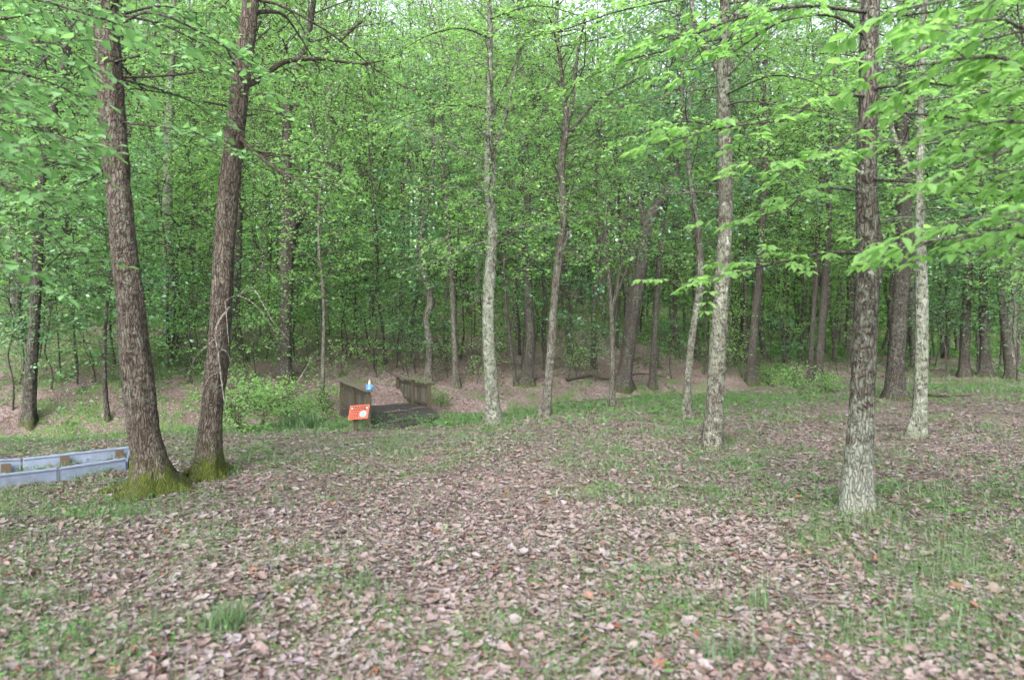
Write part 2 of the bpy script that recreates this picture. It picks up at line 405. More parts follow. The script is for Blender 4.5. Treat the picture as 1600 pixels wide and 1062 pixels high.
M['soil'] = plain('mulch', (.16, .11, .08), .9, .1, (.08, .05, .04), 25, .4, .6, .02)
M['rock'] = plain('rock', (.2, .19, .17), .9, .2, (.09, .1, .07), 9, .4, .6, .02)

# ------------------------------------------------------------------ tagging
def tag(o, label=None, cat=None, group=None, kind=None):
    if label: o['label'] = label
    if cat: o['category'] = cat
    if group: o['group'] = group
    if kind: o['kind'] = kind
    return o
def empty(name, loc):
    o = bpy.data.objects.new(name, None); C.objects.link(o); o.location = tuple(float(v) for v in loc); o.empty_display_size = .2
    return o
def copy_tree(root, loc, rz=0, sc=1., parts=True):
    r = root.copy(); C.objects.link(r); r.location = tuple(float(v) for v in loc); r.rotation_euler = (0, 0, rz); r.scale = (sc, sc, sc)
    for ch in list(root.children):
        c = ch.copy(); C.objects.link(c); c.parent = r
    return r

#==SPLIT==
# ------------------------------------------------------------------ ground
def green_mask(x, y):
    """where grass and moss grow on the ground, 0..1"""
    x = np.asarray(x, float); y = np.asarray(y, float); s = creek_s(x, y)
    g = .40 + .12 * n_g1(x, y) + .13 * n_g2(x, y) + .13 * n_small(x, y)
    g += .38 * np.exp(-((s + 3.2) / 1.5) ** 2) * sstep(11, 5, x)             # strip before the creek
    g += .35 * np.exp(-((s + 1.1) / .5) ** 2) * sstep(9, 6, x)               # mossy bank
    g += .3 * sstep(1.5, 3.5, x) * sstep(9, 4, y)                           # right foreground
    g += .35 * np.exp(-((x + 4.6) / 1.6) ** 2 - ((y - 6.4) / 1.1) ** 2)
    g += .35 * sstep(5, 12, s) * sstep(-2, -10, x)                          # green hillside, left
    g += .3 * sstep(28, 40, y) * sstep(5, 20, x)
    g -= .35 * np.exp(-((s - 5) / 6.) ** 2) * sstep(-9, -5, x)
    g -= .6 * np.exp(-((x + 2.2) / 1.7) ** 2 - ((y - 14.3) / .8) ** 2)
    g -= .3 * np.exp(-((x + .6) / 2.2) ** 2 - ((y - 7.5) / 2.6) ** 2)
    g -= .3 * np.exp(-((x - 9) / 5) ** 2 - ((y - 13) / 4) ** 2)
    return np.clip(g, 0, 1)

def build_ground():
    a = np.arange(-30, 30.01, .24); e = 30 + np.cumsum(1.2 * 1.13 ** np.arange(1, 33)) * .6
    xs = np.concatenate([-e[::-1], a, e])
    b = np.arange(-6, 44.01, .24); e2 = 44 + np.cumsum(1.2 * 1.13 ** np.arange(1, 36)) * .6
    eb = -6 - np.cumsum(1.2 * 1.2 ** np.arange(1, 20)) * .6
    ys = np.concatenate([eb[::-1], b, e2])
    X, Y = np.meshgrid(xs, ys); Z = ground_z(X, Y)
    V = np.stack([X, Y, Z], -1).reshape(-1, 3); nx, ny = len(xs), len(ys)
    i = np.arange(ny - 1)[:, None] * nx; j = np.arange(nx - 1)[None]
    Q = np.stack([i + j, i + j + 1, i + j + 1 + nx, i + j + nx], -1).reshape(-1, 4)
    g = green_mask(X, Y)
    me = mesh_np('ground', V, Q, g.ravel(), np.zeros(len(Q)), [M['ground']], True)
    wet = .75 * np.exp(-((X - 1.4) / 1.5) ** 2 - ((Y - 12.2 - .25 * X) / .45) ** 2) + .6 * np.exp(-(creek_s(X, Y) / .55) ** 2) * (1 - sstep(7, 13, X))
    at = me.attributes.new('wet', 'FLOAT', 'POINT'); at.data.foreach_set('value', np.clip(wet, 0, 1).astype(np.float32).ravel())
    o = bpy.data.objects.new('ground', me); C.objects.link(o); tag(o, kind='structure')
build_ground()

# ------------------------------------------------------------------ leaf litter (uncountable)
def normals_at(x, y):
    e = .05; gx = (ground_z(x + e, y) - ground_z(x - e, y)) / (2 * e); gy = (ground_z(x, y + e) - ground_z(x, y - e)) / (2 * e)
    n = np.stack([-gx, -gy, np.ones_like(gx)], -1); return n / np.linalg.norm(n, axis=1)[:, None]

def scatter(n, y0, y1, r, keep=None):
    y = np.sqrt(r.uniform(y0 ** 2, y1 ** 2, n)); x = r.uniform(-1, 1, n) * (.84 * y + .5)
    if keep is not None:
        k = r.uniform(0, 1, n) < keep(x, y); x, y = x[k], y[k]
    return x, y

def curled(seed, rows=4):
    r = np.random.default_rng(seed)
    k = r.uniform(.0, .35); fold = r.uniform(-.2, .5); lob = r.uniform(.1, .5); ph = r.uniform(0, 6)
    V = []
    u = np.linspace(0, 1, rows)
    for t in u:
        h = .5 * math.sin(PI * min(.97, max(.04, t)) ** .9) * (1 + lob * math.sin(9 * t + ph)) * r.uniform(.75, 1.2)
        c = k * (t - .5) ** 2 * 2.2
        V += [(t, -h, abs(fold) * h * 1.5 + c + r.normal() * .05), (t, r.normal() * .03, c * .8 - .05), (t, h, fold * h * 1.5 + c + r.normal() * .05)]
    Q = []
    for i in range(rows - 1):
        a = i * 3; Q += [(a, a + 1, a + 4, a + 3), (a + 1, a + 2, a + 5, a + 4)]
    return np.array(V), np.array(Q)

def blades(mb, x, y, h, wd, r, lean=.35, a=None):
    n = len(x); z = ground_z(x, y) - .01
    th = r.uniform(0, 2 * PI, n); d = np.stack([np.cos(th), np.sin(th), 0 * th], -1)
    ln = np.abs(r.normal(0, lean, n)); up = np.array([0, 0, 1.])
    s = np.stack([-np.sin(th + r.normal(0, .8, n)), np.cos(th), 0 * th], -1)
    P = np.stack([x, y, z], -1); V = []
    for t, ww in ((0, 1.), (.5, .8), (1, .12)):
        c = P + up * (h * t * (1 - .25 * ln * t))[:, None] + d * (h * ln * t * t)[:, None]
        V += [c - s * (wd * ww / 2)[:, None], c + s * (wd * ww / 2)[:, None]]
    V = np.stack(V, 1)
    tq = np.array([(0, 1, 3, 2), (2, 3, 5, 4)]); Q = tq[None] + (np.arange(n) * 6)[:, None, None]
    mb.add(V.reshape(-1, 3), Q.reshape(-1, 4), np.repeat(r.uniform(0, 1, n) if a is None else a, 6))


def litter():
    mb = MB(); r = np.random.default_rng(33)
    bare = lambda x, y: np.clip(1.0 - .65 * sstep(.4, .95, green_mask(x, y)), .3, 1)
    for y0, y1, dens, rows, smul in ((1.6, 6.5, 2600, 5, 1.), (6.5, 13, 1500, 3, .95), (13, 24, 260, 3, 1.2), (24, 45, 30, 3, 1.6)):
        area = .84 * (y1 ** 2 - y0 ** 2) + (y1 - y0)
        x, y = scatter(int(area * dens), y0, y1, r, bare)
        s = creek_s(x, y); k = ~((np.abs(s) < .3) & (x < 7)) ; x, y = x[k], y[k]
        # keep the bridge deck clear
        z = ground_z(x, y); N0 = normals_at(x, y); n = len(x)
        grp = r.integers(0, 10, n)
        for gi in range(10):
            q = grp == gi; m_ = int(q.sum())
            if not m_: continue
            D = r.normal(size=(m_, 3)); D[:, 2] *= .25
            N = N0[q] + r.normal(size=(m_, 3)) * np.array([.22, .22, .1])
            L = np.clip(r.lognormal(math.log(.0255), .6, m_), .009, .095) * smul
            P = np.stack([x[q], y[q], z[q] + r.uniform(.003, .022, m_)], -1)
            D = D - N * (D * N).sum(1)[:, None] / (N * N).sum(1)[:, None]
            D /= np.linalg.norm(D, axis=1)[:, None]; P = P - D * L[:, None] * .5
            put_leaves(mb, curled(gi + 40, rows), P, D, N, L, L * r.uniform(.18, .9, m_), np.clip(r.beta(2.2, 1.9, m_) + (r.uniform(0, 1, m_) < .03) * .4, 0, 1))
    n = 420; x = r.uniform(-4.6, -1.6, n); y = r.uniform(14.7, 20.5, n); dd_ = -.38 * (y - 15) ; k = (x > -3.1 + dd_ * 1.0) & (x < -1.6 + dd_ * .45) & (r.uniform(0, 1, n) < np.where(y < 15.6, .9, .18)); x, y = x[k], y[k]; n = len(x)
    L = r.uniform(.04, .1, n); put_leaves(mb, curled(44, 4), np.stack([x, y, -.24 - .005 + .06 * np.sin(PI * np.clip((y - 15) / 5, 0, 1)) + 0 * x], -1), r.normal(size=(n, 3)) * [1, 1, .1], r.normal(size=(n, 3)) * [.2, .2, 0] + [0, 0, 1.], L, L * .7, r.uniform(.3, .9, n))
    for y0, y1, dens, hh, ww in ((1.6, 6.5, 420, .05, .0028), (6.5, 13, 200, .06, .005)):
        area = .84 * (y1 ** 2 - y0 ** 2) + (y1 - y0); x, y = scatter(int(area * dens), y0, y1, r); blades(mb, x, y, hh * r.uniform(.4, 1.8, len(x)), ww * r.uniform(.5, 1.3, len(x)), r, 1.6, a=r.uniform(.3, .85, len(x)))
    o = mb.build('leaf_litter', M['litter'], smooth=True)
    tag(o, 'dry pinkish brown fallen leaves covering the forest floor', 'leaf litter', kind='stuff')
litter()

def grass():
    r = np.random.default_rng(5); mb = MB()
    keep = lambda x, y: sstep(.2, .9, green_mask(x, y) + .14 * n_small(y, x)) * .8 + .10
    for y0, y1, dens, hh, ww in ((1.6, 6, 2600, .085, .0032), (6, 12, 1500, .075, .005), (12, 24, 500, .08, .01), (24, 45, 60, .11, .028)):
        area = .84 * (y1 ** 2 - y0 ** 2) + (y1 - y0)
        x, y = scatter(int(area * dens), y0, y1, r, keep)
        x = x + r.normal(0, .03, len(x))
        blades(mb, x, y, hh * r.lognormal(0, .4, len(x)), ww * r.uniform(.6, 1.4, len(x)), r)
    o = mb.build('grass', M['grass']); tag(o, 'sparse short green grass growing up through the fallen leaves', 'grass', kind='stuff')
    # broad little seedlings and ground cover
    mb = MB()
    for y0, y1, dens, L0 in ((1.6, 6, 80, .02), (6, 13, 60, .028), (13, 26, 24, .06), (26, 60, 9, .15)):
        area = .84 * (y1 ** 2 - y0 ** 2) + (y1 - y0)
        x, y = scatter(int(area * dens), y0, y1, r, lambda x, y: .1 + .9 * sstep(.3, .8, green_mask(x, y) + .25 * sstep(2, 5, x) * sstep(12, 6, y)))
        n = len(x)
        for k in range(6):
            th = r.uniform(0, 6.3, n); rad = r.uniform(0, L0 * 1.5, n)
            P = np.stack([x + rad * np.cos(th), y + rad * np.sin(th), ground_z(x, y) + r.uniform(.02, .05 + L0 * .9, n)], -1)
            D = np.stack([np.cos(th), np.sin(th), r.normal(0, .2, n)], -1); N = r.normal(size=(n, 3)) * .35 + np.array([0, 0, 1.])
            L = L0 * r.uniform(.6, 1.4, n)
            put_leaves(mb, T_MID, P, D, N, L, L * .75, r.uniform(0, 1, n))
    o = mb.build('ground_cover', M['cover']); tag(o, 'small bright green seedlings and ground plants scattered over the forest floor', 'ground cover', kind='stuff')
grass()

# ------------------------------------------------------------------ trees
def smooth_path(P, k):
    """catmull-rom through points, k samples per span"""
    P = np.asarray(P, float); Q = np.vstack([2 * P[0] - P[1], P, 2 * P[-1] - P[-2]]); o = []
    for i in range(1, len(Q) - 2):
        for t in np.arange(k) / k:
            a, b, c, d = Q[i - 1], Q[i], Q[i + 1], Q[i + 2]
            o.append(.5 * (2 * b + (c - a) * t + (2 * a - 5 * b + 4 * c - d) * t * t + (3 * b - a - 3 * c + d) * t ** 3))
    o.append(P[-1]); return np.array(o)

def interp_path(P, z):
    """point on a rising path at height z"""
    return np.array([np.interp(z, P[:, 2], P[:, k]) for k in range(3)])

ZREF = [0.]; THIN = [.3]
def limb(mb, lv, p0, az, el, L, r0, r, leafL, nside=12, spacing=.075, jit=.15, sides=4, bend=-.04, flat=.85, side_len=.36, first=.22):
    n = 8; P = [np.asarray(p0, float)]; a = az; e = el
    for i in range(n):
        d = np.array([math.cos(a) * math.cos(e), math.sin(a) * math.cos(e), math.sin(e)])
        P.append(P[-1] + d * L / n); a += r.normal(0, .16); e += bend + r.normal(0, .09)
    P = np.array(P); mb.tube(P, np.linspace(r0, max(.003, r0 * .18), n + 1), sides)
    sgn = 1 if r.uniform() < .5 else -1
    for t in np.linspace(first, 1, nside) + r.uniform(-.02, .02, nside):
        t = min(max(t, 0), 1) * n; i = min(int(t), n - 1); p = P[i] + (P[i + 1] - P[i]) * (t - i)
        dv = P[i + 1] - P[i]; aa = math.atan2(dv[1], dv[0]) + sgn * r.uniform(.5, 1.15) * (0.2 if t >= n - .01 else 1); sgn = -sgn
        ee = math.asin(max(-1, min(1, dv[2] / (np.linalg.norm(dv) + 1e-9)))) * .4 + r.normal(.05, .42)
        l = L * side_len * (1.15 - .55 * t / n) * r.uniform(.6, 1.2)
        d = np.array([math.cos(aa) * math.cos(ee), math.sin(aa) * math.cos(ee), math.sin(ee)])
        q = p + d * l * .5 + np.array([0, 0, .03 * l]); e_ = p + d * l
        mb.tube([p, q, e_], [r0 * .3, r0 * .2, .002], 3)
        m = max(3, int(l / (spacing * (1 + THIN[0] * sstep(6.5, 11, p[2] - ZREF[0]))))); tt = r.uniform(.1, 1.05, m)
        kc = max(2, m // 6); cc = d * (r.uniform(.15, 1.05, kc) * l)[:, None] + r.normal(size=(kc, 3)) * np.array([jit * 1.3, jit * 1.3, jit * flat * 1.2])
        c = p + cc[r.integers(0, kc, m)] + r.normal(size=(m, 3)) * np.array([.065, .065, .04]) * (leafL / .09)
        th = np.arctan2(d[1], d[0]) + r.normal(0, 1., m)
        D = np.stack([np.cos(th), np.sin(th), r.normal(-.25, .3, m)], -1)
        N = r.normal(size=(m, 3)) * .6 + np.array([0, 0, 1.])
        lv.add(c, D, N, leafL * r.uniform(.65, 1.25, m))

def crown_on(mb, lv, path, r, z0, z1, nl, spread, leafL, el0=.1, el1=.85, **kw):
    for i in range(nl):
        f = (i + r.uniform(0, 1)) / nl; z = z0 + (z1 - z0) * f
        p = interp_path(path, z)
        L = spread * (.5 + .55 * math.sin(PI * (.2 + .72 * f))) * r.uniform(.6, 1.2)
        limb(mb, lv, p, i * 2.4 + r.uniform(-.5, .5), el0 + (el1 - el0) * f + r.normal(.05, .3), L, .0065 * L + .003, r, leafL, **kw)

def proto_tree(seed, H, r0, z0, nl, spread, leafL, barkm, leafm, name, forks=1, wob=.35, spacing=.075):
    r = np.random.default_rng(seed); root = empty(name, (0, 0, 0)); mb = MB(); mb.z0 = 0; lv = Leaves()
    nz = 12; z = np.linspace(0, H, nz); wx = np.cumsum(r.normal(0, wob / 4, nz)); wy = np.cumsum(r.normal(0, wob / 4, nz))
    wx -= wx[0]; wy -= wy[0]
    P = smooth_path(np.stack([wx, wy, z], -1), 4); P = np.vstack([[P[0][0], P[0][1], -.4], P])
    rad = r0 * (1 - .88 * (np.clip(P[:, 2], 0, H) / H) ** .9)
    mb.tube(P, rad, 10, flare=.45, seed=seed, bump=.05)
    for k in range(forks):
        zf = H * r.uniform(.35, .6); p = interp_path(P, zf); a = r.uniform(0, 6.3); pts = [p]; e = r.uniform(.7, 1.1)
        L = H - zf - 1
        for i in range(7):
            pts.append(pts[-1] + L / 7 * np.array([math.cos(a) * math.cos(e), math.sin(a) * math.cos(e), math.sin(e)])); e = min(1.45, e + .07); a += r.normal(0, .15)
        pts = np.array(pts); mb.tube(pts, np.linspace(r0 * .5, .012, 8), 7)
        crown_on(mb, lv, pts, r, pts[2, 2], pts[-1, 2], nl // 3, spread * .7, leafL, spacing=spacing)
    crown_on(mb, lv, P, r, z0, H * .985, nl, spread, leafL, spacing=spacing)
    print('proto leaves', lv.n)
    mb.build('trunk', M[barkm], root); lv.build('crown', T_KITE, M[leafm], root, .62, r)
    return root

PROTO = []
specs = [ # H, r0, z0, nlimb, spread, leaf, bark, leaf material
    (13, .10, 3.6, 46, 2.7, .085, 'bark_mid', 'leaf_mid', 'woodland_tree'),
    (16, .13, 4.6, 52, 3.1, .09, 'bark_dark', 'leaf_mid', 'woodland_tree'),
    (11, .07, 3.0, 44, 2.3, .085, 'bark_mid', 'leaf_bright', 'woodland_tree'),
    (13, .09, 3.8, 42, 2.6, .085, 'bark_dark', 'leaf_dark', 'woodland_tree'),
    (16, .14, 5.2, 52, 3.4, .095, 'bark_lichen', 'leaf_bright', 'woodland_tree'),
    (14, .065, 6.0, 20, 1.9, .085, 'bark_dark', 'leaf_bright', 'woodland_tree'),
    (12, .055, 5.0, 18, 1.8, .085, 'bark_mid', 'leaf_mid', 'woodland_tree'),
    (10, .06, 2.6, 42, 2.1, .08, 'bark_dark', 'leaf_bright', 'woodland_tree'),
]
for i, s in enumerate(specs):
    t = proto_tree(100 + i, *s[:8], s[8], forks=1 if i % 2 else 2); PROTO.append(t)

def proto_sapling(seed, H, spread, leafL, leafm, nl, name='sapling', stems=1, z0=.42):
    r = np.random.default_rng(seed); root = empty(name, (0, 0, 0)); mb = MB(); mb.z0 = 0; lv = Leaves()
    for s in range(stems):
        a = r.uniform(0, 6.3); tilt = r.uniform(.02, .14) if stems == 1 else r.uniform(.1, .4)
        z = np.linspace(0, H * r.uniform(.8, 1), 7)
        P = np.stack([np.cos(a) * tilt * z + r.normal(0, .04, 7) * (z > 0), np.sin(a) * tilt * z + r.normal(0, .04, 7) * (z > 0), z], -1)
        P = smooth_path(P, 3); P = np.vstack([P[0] - [0, 0, .15], P]); mb.tube(P, np.linspace(.006 * H + .004, .003, len(P)), 6)
        crown_on(mb, lv, P, r, z0 * H, z[-1] * .98, nl // stems, spread, leafL, -.05, .5, nside=9, spacing=.07, flat=.35, sides=3)
    mb.build('stem', M['bark_dark'], root); lv.build('foliage', T_MID, M[leafm], root, .62, r)
    return root
SAP = [proto_sapling(201, 4.2, 1.5, .085, 'leaf_mid', 20), proto_sapling(202, 5.5, 1.7, .09, 'leaf_bright', 24), proto_sapling(203, 3.2, 1.4, .085, 'leaf_dark', 18, z0=.35),
       proto_sapling(204, 2.2, 1.0, .08, 'leaf_mid', 16, stems=2, z0=.2), proto_sapling(205, 5.0, 1.9, .085, 'leaf_dark', 22, z0=.38)]
SHR = [proto_sapling(211, 1.0, .55, .07, 'leaf_bright', 34, 'shrub', stems=5, z0=.08), proto_sapling(212, .8, .6, .075, 'leaf_mid', 32, 'shrub', stems=4, z0=.08)]

#==SPLIT2==
THIN[0] = 0.
HEROES = []   # (px of base, short description) used to word the labels of background trees
OCC = []      # occupied ground spots
def hero(label, pts, barkm, leafm, top=15., limbs=(), z0=None, nl=30, spread=2.6, leafL=.09, seed=1, flare=.5, cat='tree', d=None, group='trees near the clearing',
         spacing=.08, twigs=(), sides=20, tpl=None, extra=(), dz=0, roots=0, roots0=0, rsize=1.):
    """pts: pixel polyline (px,py,width) from the base up; the base pixel is dropped onto the ground"""
    r = np.random.default_rng(seed)
    b = hit(pts[0][0], pts[0][1]) if d is None else None
    if b is None:
        X = (pts[0][0] - 800) * d / F; b = np.array([X, d, gz(X, d)])
    d = b[1]
    P = []; rad = []
    for k, (px, py, wd) in enumerate(pts):
        p = W(px, py, d + dz * k / len(pts)); 
        if k == 0: p = b.copy()
        P.append(p); rad.append(wd / 2 * d / F * .92)
    P = np.array(P); 
    if P[-1][2] < b[2] + top:   # carry on above the frame
        n = 5; zz = np.linspace(P[-1][2], b[2] + top, n + 1)[1:]; dr = (P[-1] - P[-2]); dr = dr / max(dr[2], .2) * .5; q = P[-1].copy(); z_ = q[2]; r_ = rad[-1]
        for i, z in enumerate(zz):
            q = q + np.array([dr[0] * (z - z_) * .6 + r.normal(0, .12), dr[1] * (z - z_) * .3 + r.normal(0, .12), z - z_]); z_ = z; dr = dr * .6
            P = np.vstack([P, q]); rad.append(max(.012, r_ * (1 - (i + 1) / n * .9)))
    rad = np.array(rad)
    near = d < 16
    k = 16 if d < 10 else (8 if near else 4)
    SP = smooth_path(np.column_stack([P, rad]), k); rr = SP[:, 3]; SP = SP[:, :3]
    SP = np.vstack([SP[0] - [0, 0, .35], SP]); rr = np.append(rr[0], rr)
    ZREF[0] = b[2]; root = empty('tree', b); mb = MB(); mb.z0 = b[2]
    mb.tube(SP, rr, 32 if d < 10 else sides, flare=flare, seed=seed, bump=.06)
    for k in range(roots):
        a_ = R(roots0) + k * 2 * PI / roots + r.normal(0, .25); rr_ = rad[0]; ln = r.uniform(.35, .7) * rsize; pp = []; wd_ = []
        for t in np.linspace(0, 1, 9):
            rad_ = rr_ * .55 + t * ln; x_, y_ = b[0] + math.cos(a_) * rad_, b[1] + math.sin(a_) * rad_; a_ += r.normal(0, .07)
            pp.append([x_, y_, gz(x_, y_) + .10 * rsize * (1 - t) ** 2 - .045 * t]); wd_.append(rr_ * (.42 * (1 - t) ** 1.3 + .10))
        mb.tube(smooth_path(np.array(pp), 3), np.interp(np.linspace(0, 8, 25), np.arange(9), wd_), 10, bump=.1, seed=seed + k)
    lv = Leaves()
    for L in limbs:   # explicit limbs in pixels: list of (px,py,w), optional depth drift
        depth = L[0]; pp = np.array([np.append(W(x, y, d + depth * i / (len(L) - 2)), wd / 2 * d / F) for i, (x, y, wd) in enumerate(L[1:])])
        q = smooth_path(pp, 5); mb.tube(q[:, :3], q[:, 3], 8, bump=.04, seed=seed)
        if near:
            n = len(q)
            for i in range(int(n * .35), n, 2):
                dv = q[min(i + 1, n - 1), :3] - q[i - 1, :3]; az = math.atan2(dv[1], dv[0]) + (1 if i % 4 else -1) * r.uniform(.4, 1.2)
                limb(mb, lv, q[i, :3], az, r.normal(.1, .3), r.uniform(.5, 1.1) * min(1.3, .09 * d), .008, r, leafL, nside=6, spacing=spacing, jit=.06)
    if z0 is None: z0 = 3
    for t in twigs:   # (height above base, azimuth deg, elevation, length)
        z, az, el, L = t; limb(mb, lv, interp_path(SP[1:], b[2] + z), R(az), el, L, .008 + .006 * L, r, leafL, spacing=spacing, nside=12)
    if d > 9: nl = int(nl * 1.9)
    crown_on(mb, lv, SP[1:], r, b[2] + z0, b[2] + top * .98, nl, spread, leafL, spacing=spacing * .6)
    for fn in extra: fn(mb, lv, r, d, SP)
    mb.build('trunk', M[barkm], root, origin=b)
    for i, A in enumerate(lv.P): lv.P[i] = A - b
    if lv.n: lv.build('crown', tpl or (T_MID if d < 18 else T_KITE), M[leafm], root, .62, r)
    tag(root, label, cat, group); HEROES.append((pts[0][0], label, b)); OCC.append((b[0], b[1]))
    return root, b, SP

G1 = 'trees in the clearing'
T1, b1, S1 = hero('thick brown trunk leaning left, with mossy flared roots beside the blue border boards', [(240,768,56),(230,700,48),(216,600,46),(204,480,43),(193,380,41),(184,280,40),(174,150,39),(167,0,37)],
     'bark_brown', 'leaf_left', 15, z0=6.5, nl=22, spread=2.8, leafL=.085, seed=11, flare=.8, roots=7, roots0=-20, rsize=1.15, group=G1, twigs=[(4.6, 20, .1, 1.6), (5.2, -60, -.1, 1.7), (4.9, 100, 0, 1.5), (5.3, 0, -.15, 1.6)])
T2, b2, S2 = hero('second brown trunk, leaning right, with a bleached dead branch hanging down it', [(325,742,40),(331,640,34),(341,540,36),(350,400,34),(360,280,32),(374,150,30),(392,0,27)],
     'bark_brown', 'leaf_mid', 16, z0=5.5, nl=24, spread=2.8, leafL=.075, seed=12, flare=.5, roots=5, roots0=200, group=G1,
     limbs=[[1.5, (380,133,12),(405,125,9),(445,97,8),(500,92,6),(560,100,4),(600,95,2)], [-.8,(372,212,7),(400,240,5),(430,262,4),(470,285,2)], [1.0,(392,20,8),(440,22,5),(470,60,3),(500,110,2)]],
     twigs=[(3.9, 30, .1, 1.6), (4.4, -150, .1, 1.5), (4.8,-90,.1,1.3)])
hero('knobbly dark grey trunk with a broken-off fork on the slope left of the footbridge', [(444,592,24),(446,520,20),(448,440,20),(450,380,24),(453,350,27),(448,320,16),(450,240,13),(452,140,12),(480,60,10)],
     'bark_dark', 'leaf_mid', 16, z0=4.5, nl=34, spread=2.8, seed=13, limbs=[[.6,(458,350,16),(470,335,15),(478,310,3)], [1., (452,190,8),(490,105,8),(530,65,6),(580,20,4)]], group=G1)
hero('pale lichen-grey trunk on the left hillside, seen between the two brown leaning trunks', [(270,535,18),(264,470,17),(262,380,16),(262,280,15),(265,160,12),(270,60,9)], 'bark_pale', 'leaf_mid', 17, z0=4, nl=40, spread=2.8, seed=14, group=G1)
hero('dark slender trunk at the far left edge, standing on the creek bank', [(45,658,20),(50,560,17),(56,470,16),(60,380,15),(62,320,13),(75,210,12),(100,110,11),(110,20,9)], 'bark_dark', 'leaf_left', 13, z0=2.4, nl=34, spread=2.6, seed=15, group=G1, leafL=.085)
hero('thin crooked dark stem right of the far-left slender trunk', [(168,655,7),(164,600,7),(163,540,6),(168,470,5),(178,400,5),(172,330,4),(200,270,3)], 'bark_dark', 'leaf_dark', 6.5, z0=1.2, nl=22, spread=1.8, seed=16, group=G1)
hero('thin greyish sapling stem rising just left of the footbridge', [(504,640,8),(505,560,6),(506,470,6),(498,380,5),(500,300,4)], 'bark_mid', 'leaf_mid', 9, z0=2.8, nl=24, spread=1.8, seed=17, group=G1)
T8, b8, S8 = hero('slender white-barked trunk in the centre with a curved fork halfway up', [(771,662,30),(769,620,22),(763,520,20),(765,440,20),(770,360,17),(763,290,15),(764,210,13),(766,110,10),(765,20,8)],
     'bark_pale', 'leaf_mid', 13, z0=3.4, nl=38, spread=2.3, leafL=.075, seed=18, group=G1, flare=.45,
     limbs=[[.6,(770,300,8),(775,228,8),(793,172,6),(805,110,5),(815,60,4),(838,12,3)], [-.5,(775,228,5),(755,205,4),(730,190,3),(700,200,2)], [.8,(793,175,5),(820,150,4),(855,142,3),(880,130,2)]])
hero('sinuous thin trunk that bends twice, directly behind the right end of the footbridge', [(668,600,12),(671,540,11),(666,500,11),(673,470,12),(660,420,10),(658,370,10),(668,320,9),(677,270,7),(677,220,6)], 'bark_mid', 'leaf_dark', 10, z0=3, nl=30, spread=2.2, seed=19, group=G1)
hero('thin straight brown trunk between the sinuous trunk and the white-barked trunk', [(713,605,11),(709,520,9),(706,430,9),(699,340,8),(690,250,7)], 'bark_mid', 'leaf_mid', 12, z0=3, nl=30, spread=2.2, seed=20, group=G1)
hero('dark straight trunk just right of the white-barked trunk, with a flared base at the creek', [(822,600,20),(829,530,17),(824,440,16),(822,360,16),(822,280,14),(820,200,10)], 'bark_dark', 'leaf_mid', 15, z0=4, nl=36, spread=2.6, seed=21, group=G1)
hero('very thin dark stem leaning beside the straight dark trunk right of the white one', [(806,602,6),(798,540,6),(790,460,5),(788,400,5),(800,330,4)], 'bark_dark', 'leaf_dark', 8, z0=2.5, nl=20, spread=1.7, seed=22, group=G1)
hero('greyish brown trunk that splits into upright forks, right of centre in the grass', [(850,652,20),(857,600,14),(864,500,14),(871,420,14),(880,340,13),(877,260,12),(884,200,11),(880,140,7),(870,40,6)],
     'bark_mid', 'leaf_mid', 13, z0=3.3, nl=44, spread=2.3, leafL=.075, seed=23, group=G1, flare=.4,
     limbs=[[.3,(884,200,8),(896,150,7),(902,90,5),(915,20,4)], [.3,(885,215,7),(930,160,5),(985,130,4),(1010,115,2)], [0,(876,395,8),(884,375,7),(888,360,4)]])
hero('slim many-forked grey sapling left of the big leaning double trunk', [(957,634,10),(957,560,8),(956,500,8),(952,440,7),(948,380,6),(952,310,4)], 'bark_mid', 'leaf_bright', 8.5, z0=3.8, nl=12, spread=1.4, seed=24, group=G1, flare=.3,
     limbs=[[.3,(957,480,5),(968,430,5),(975,390,4),(970,330,3)], [.3,(960,470,4),(985,400,3),(990,350,2)]])
hero('big dark leaning double trunk in the middle distance, bending right at the top', [(972,606,28),(984,540,21),(992,480,19),(1002,420,19),(1013,350,19),(1034,310,17),(1054,278,14),(1062,200,10)],
     'bark_dark', 'leaf_dark', 15, z0=7, nl=30, spread=3, seed=25, group=G1, limbs=[[.8,(970,600,13),(977,540,12),(984,480,11),(990,430,6)], [-.8,(1005,350,8),(985,340,5),(960,345,3)], [.4,(1012,380,8),(1000,300,7),(1015,240,4)]])
hero('slim straight dark trunk immediately right of the leaning double trunk', [(1019,606,12),(1022,540,10),(1028,440,9),(1035,350,8),(1043,290,8),(1045,200,5)], 'bark_dark', 'leaf_mid', 13, z0=3.5, nl=30, spread=2.2, seed=26, group=G1)
hero('crooked slim lichen-spotted trunk left of the large lichen-covered trunk', [(1074,656,16),(1074,600,12),(1082,520,12),(1094,450,13),(1092,380,12),(1083,310,11),(1076,250,9),(1073,190,8),(1064,150,5)],
     'bark_lichen', 'leaf_dark', 11, z0=3.2, nl=32, spread=2.0, leafL=.075, seed=27, group=G1, flare=.35, limbs=[[0,(1090,330,5),(1075,300,4),(1045,295,3)], [.3,(1073,200,5),(1078,160,4),(1095,110,2)]])
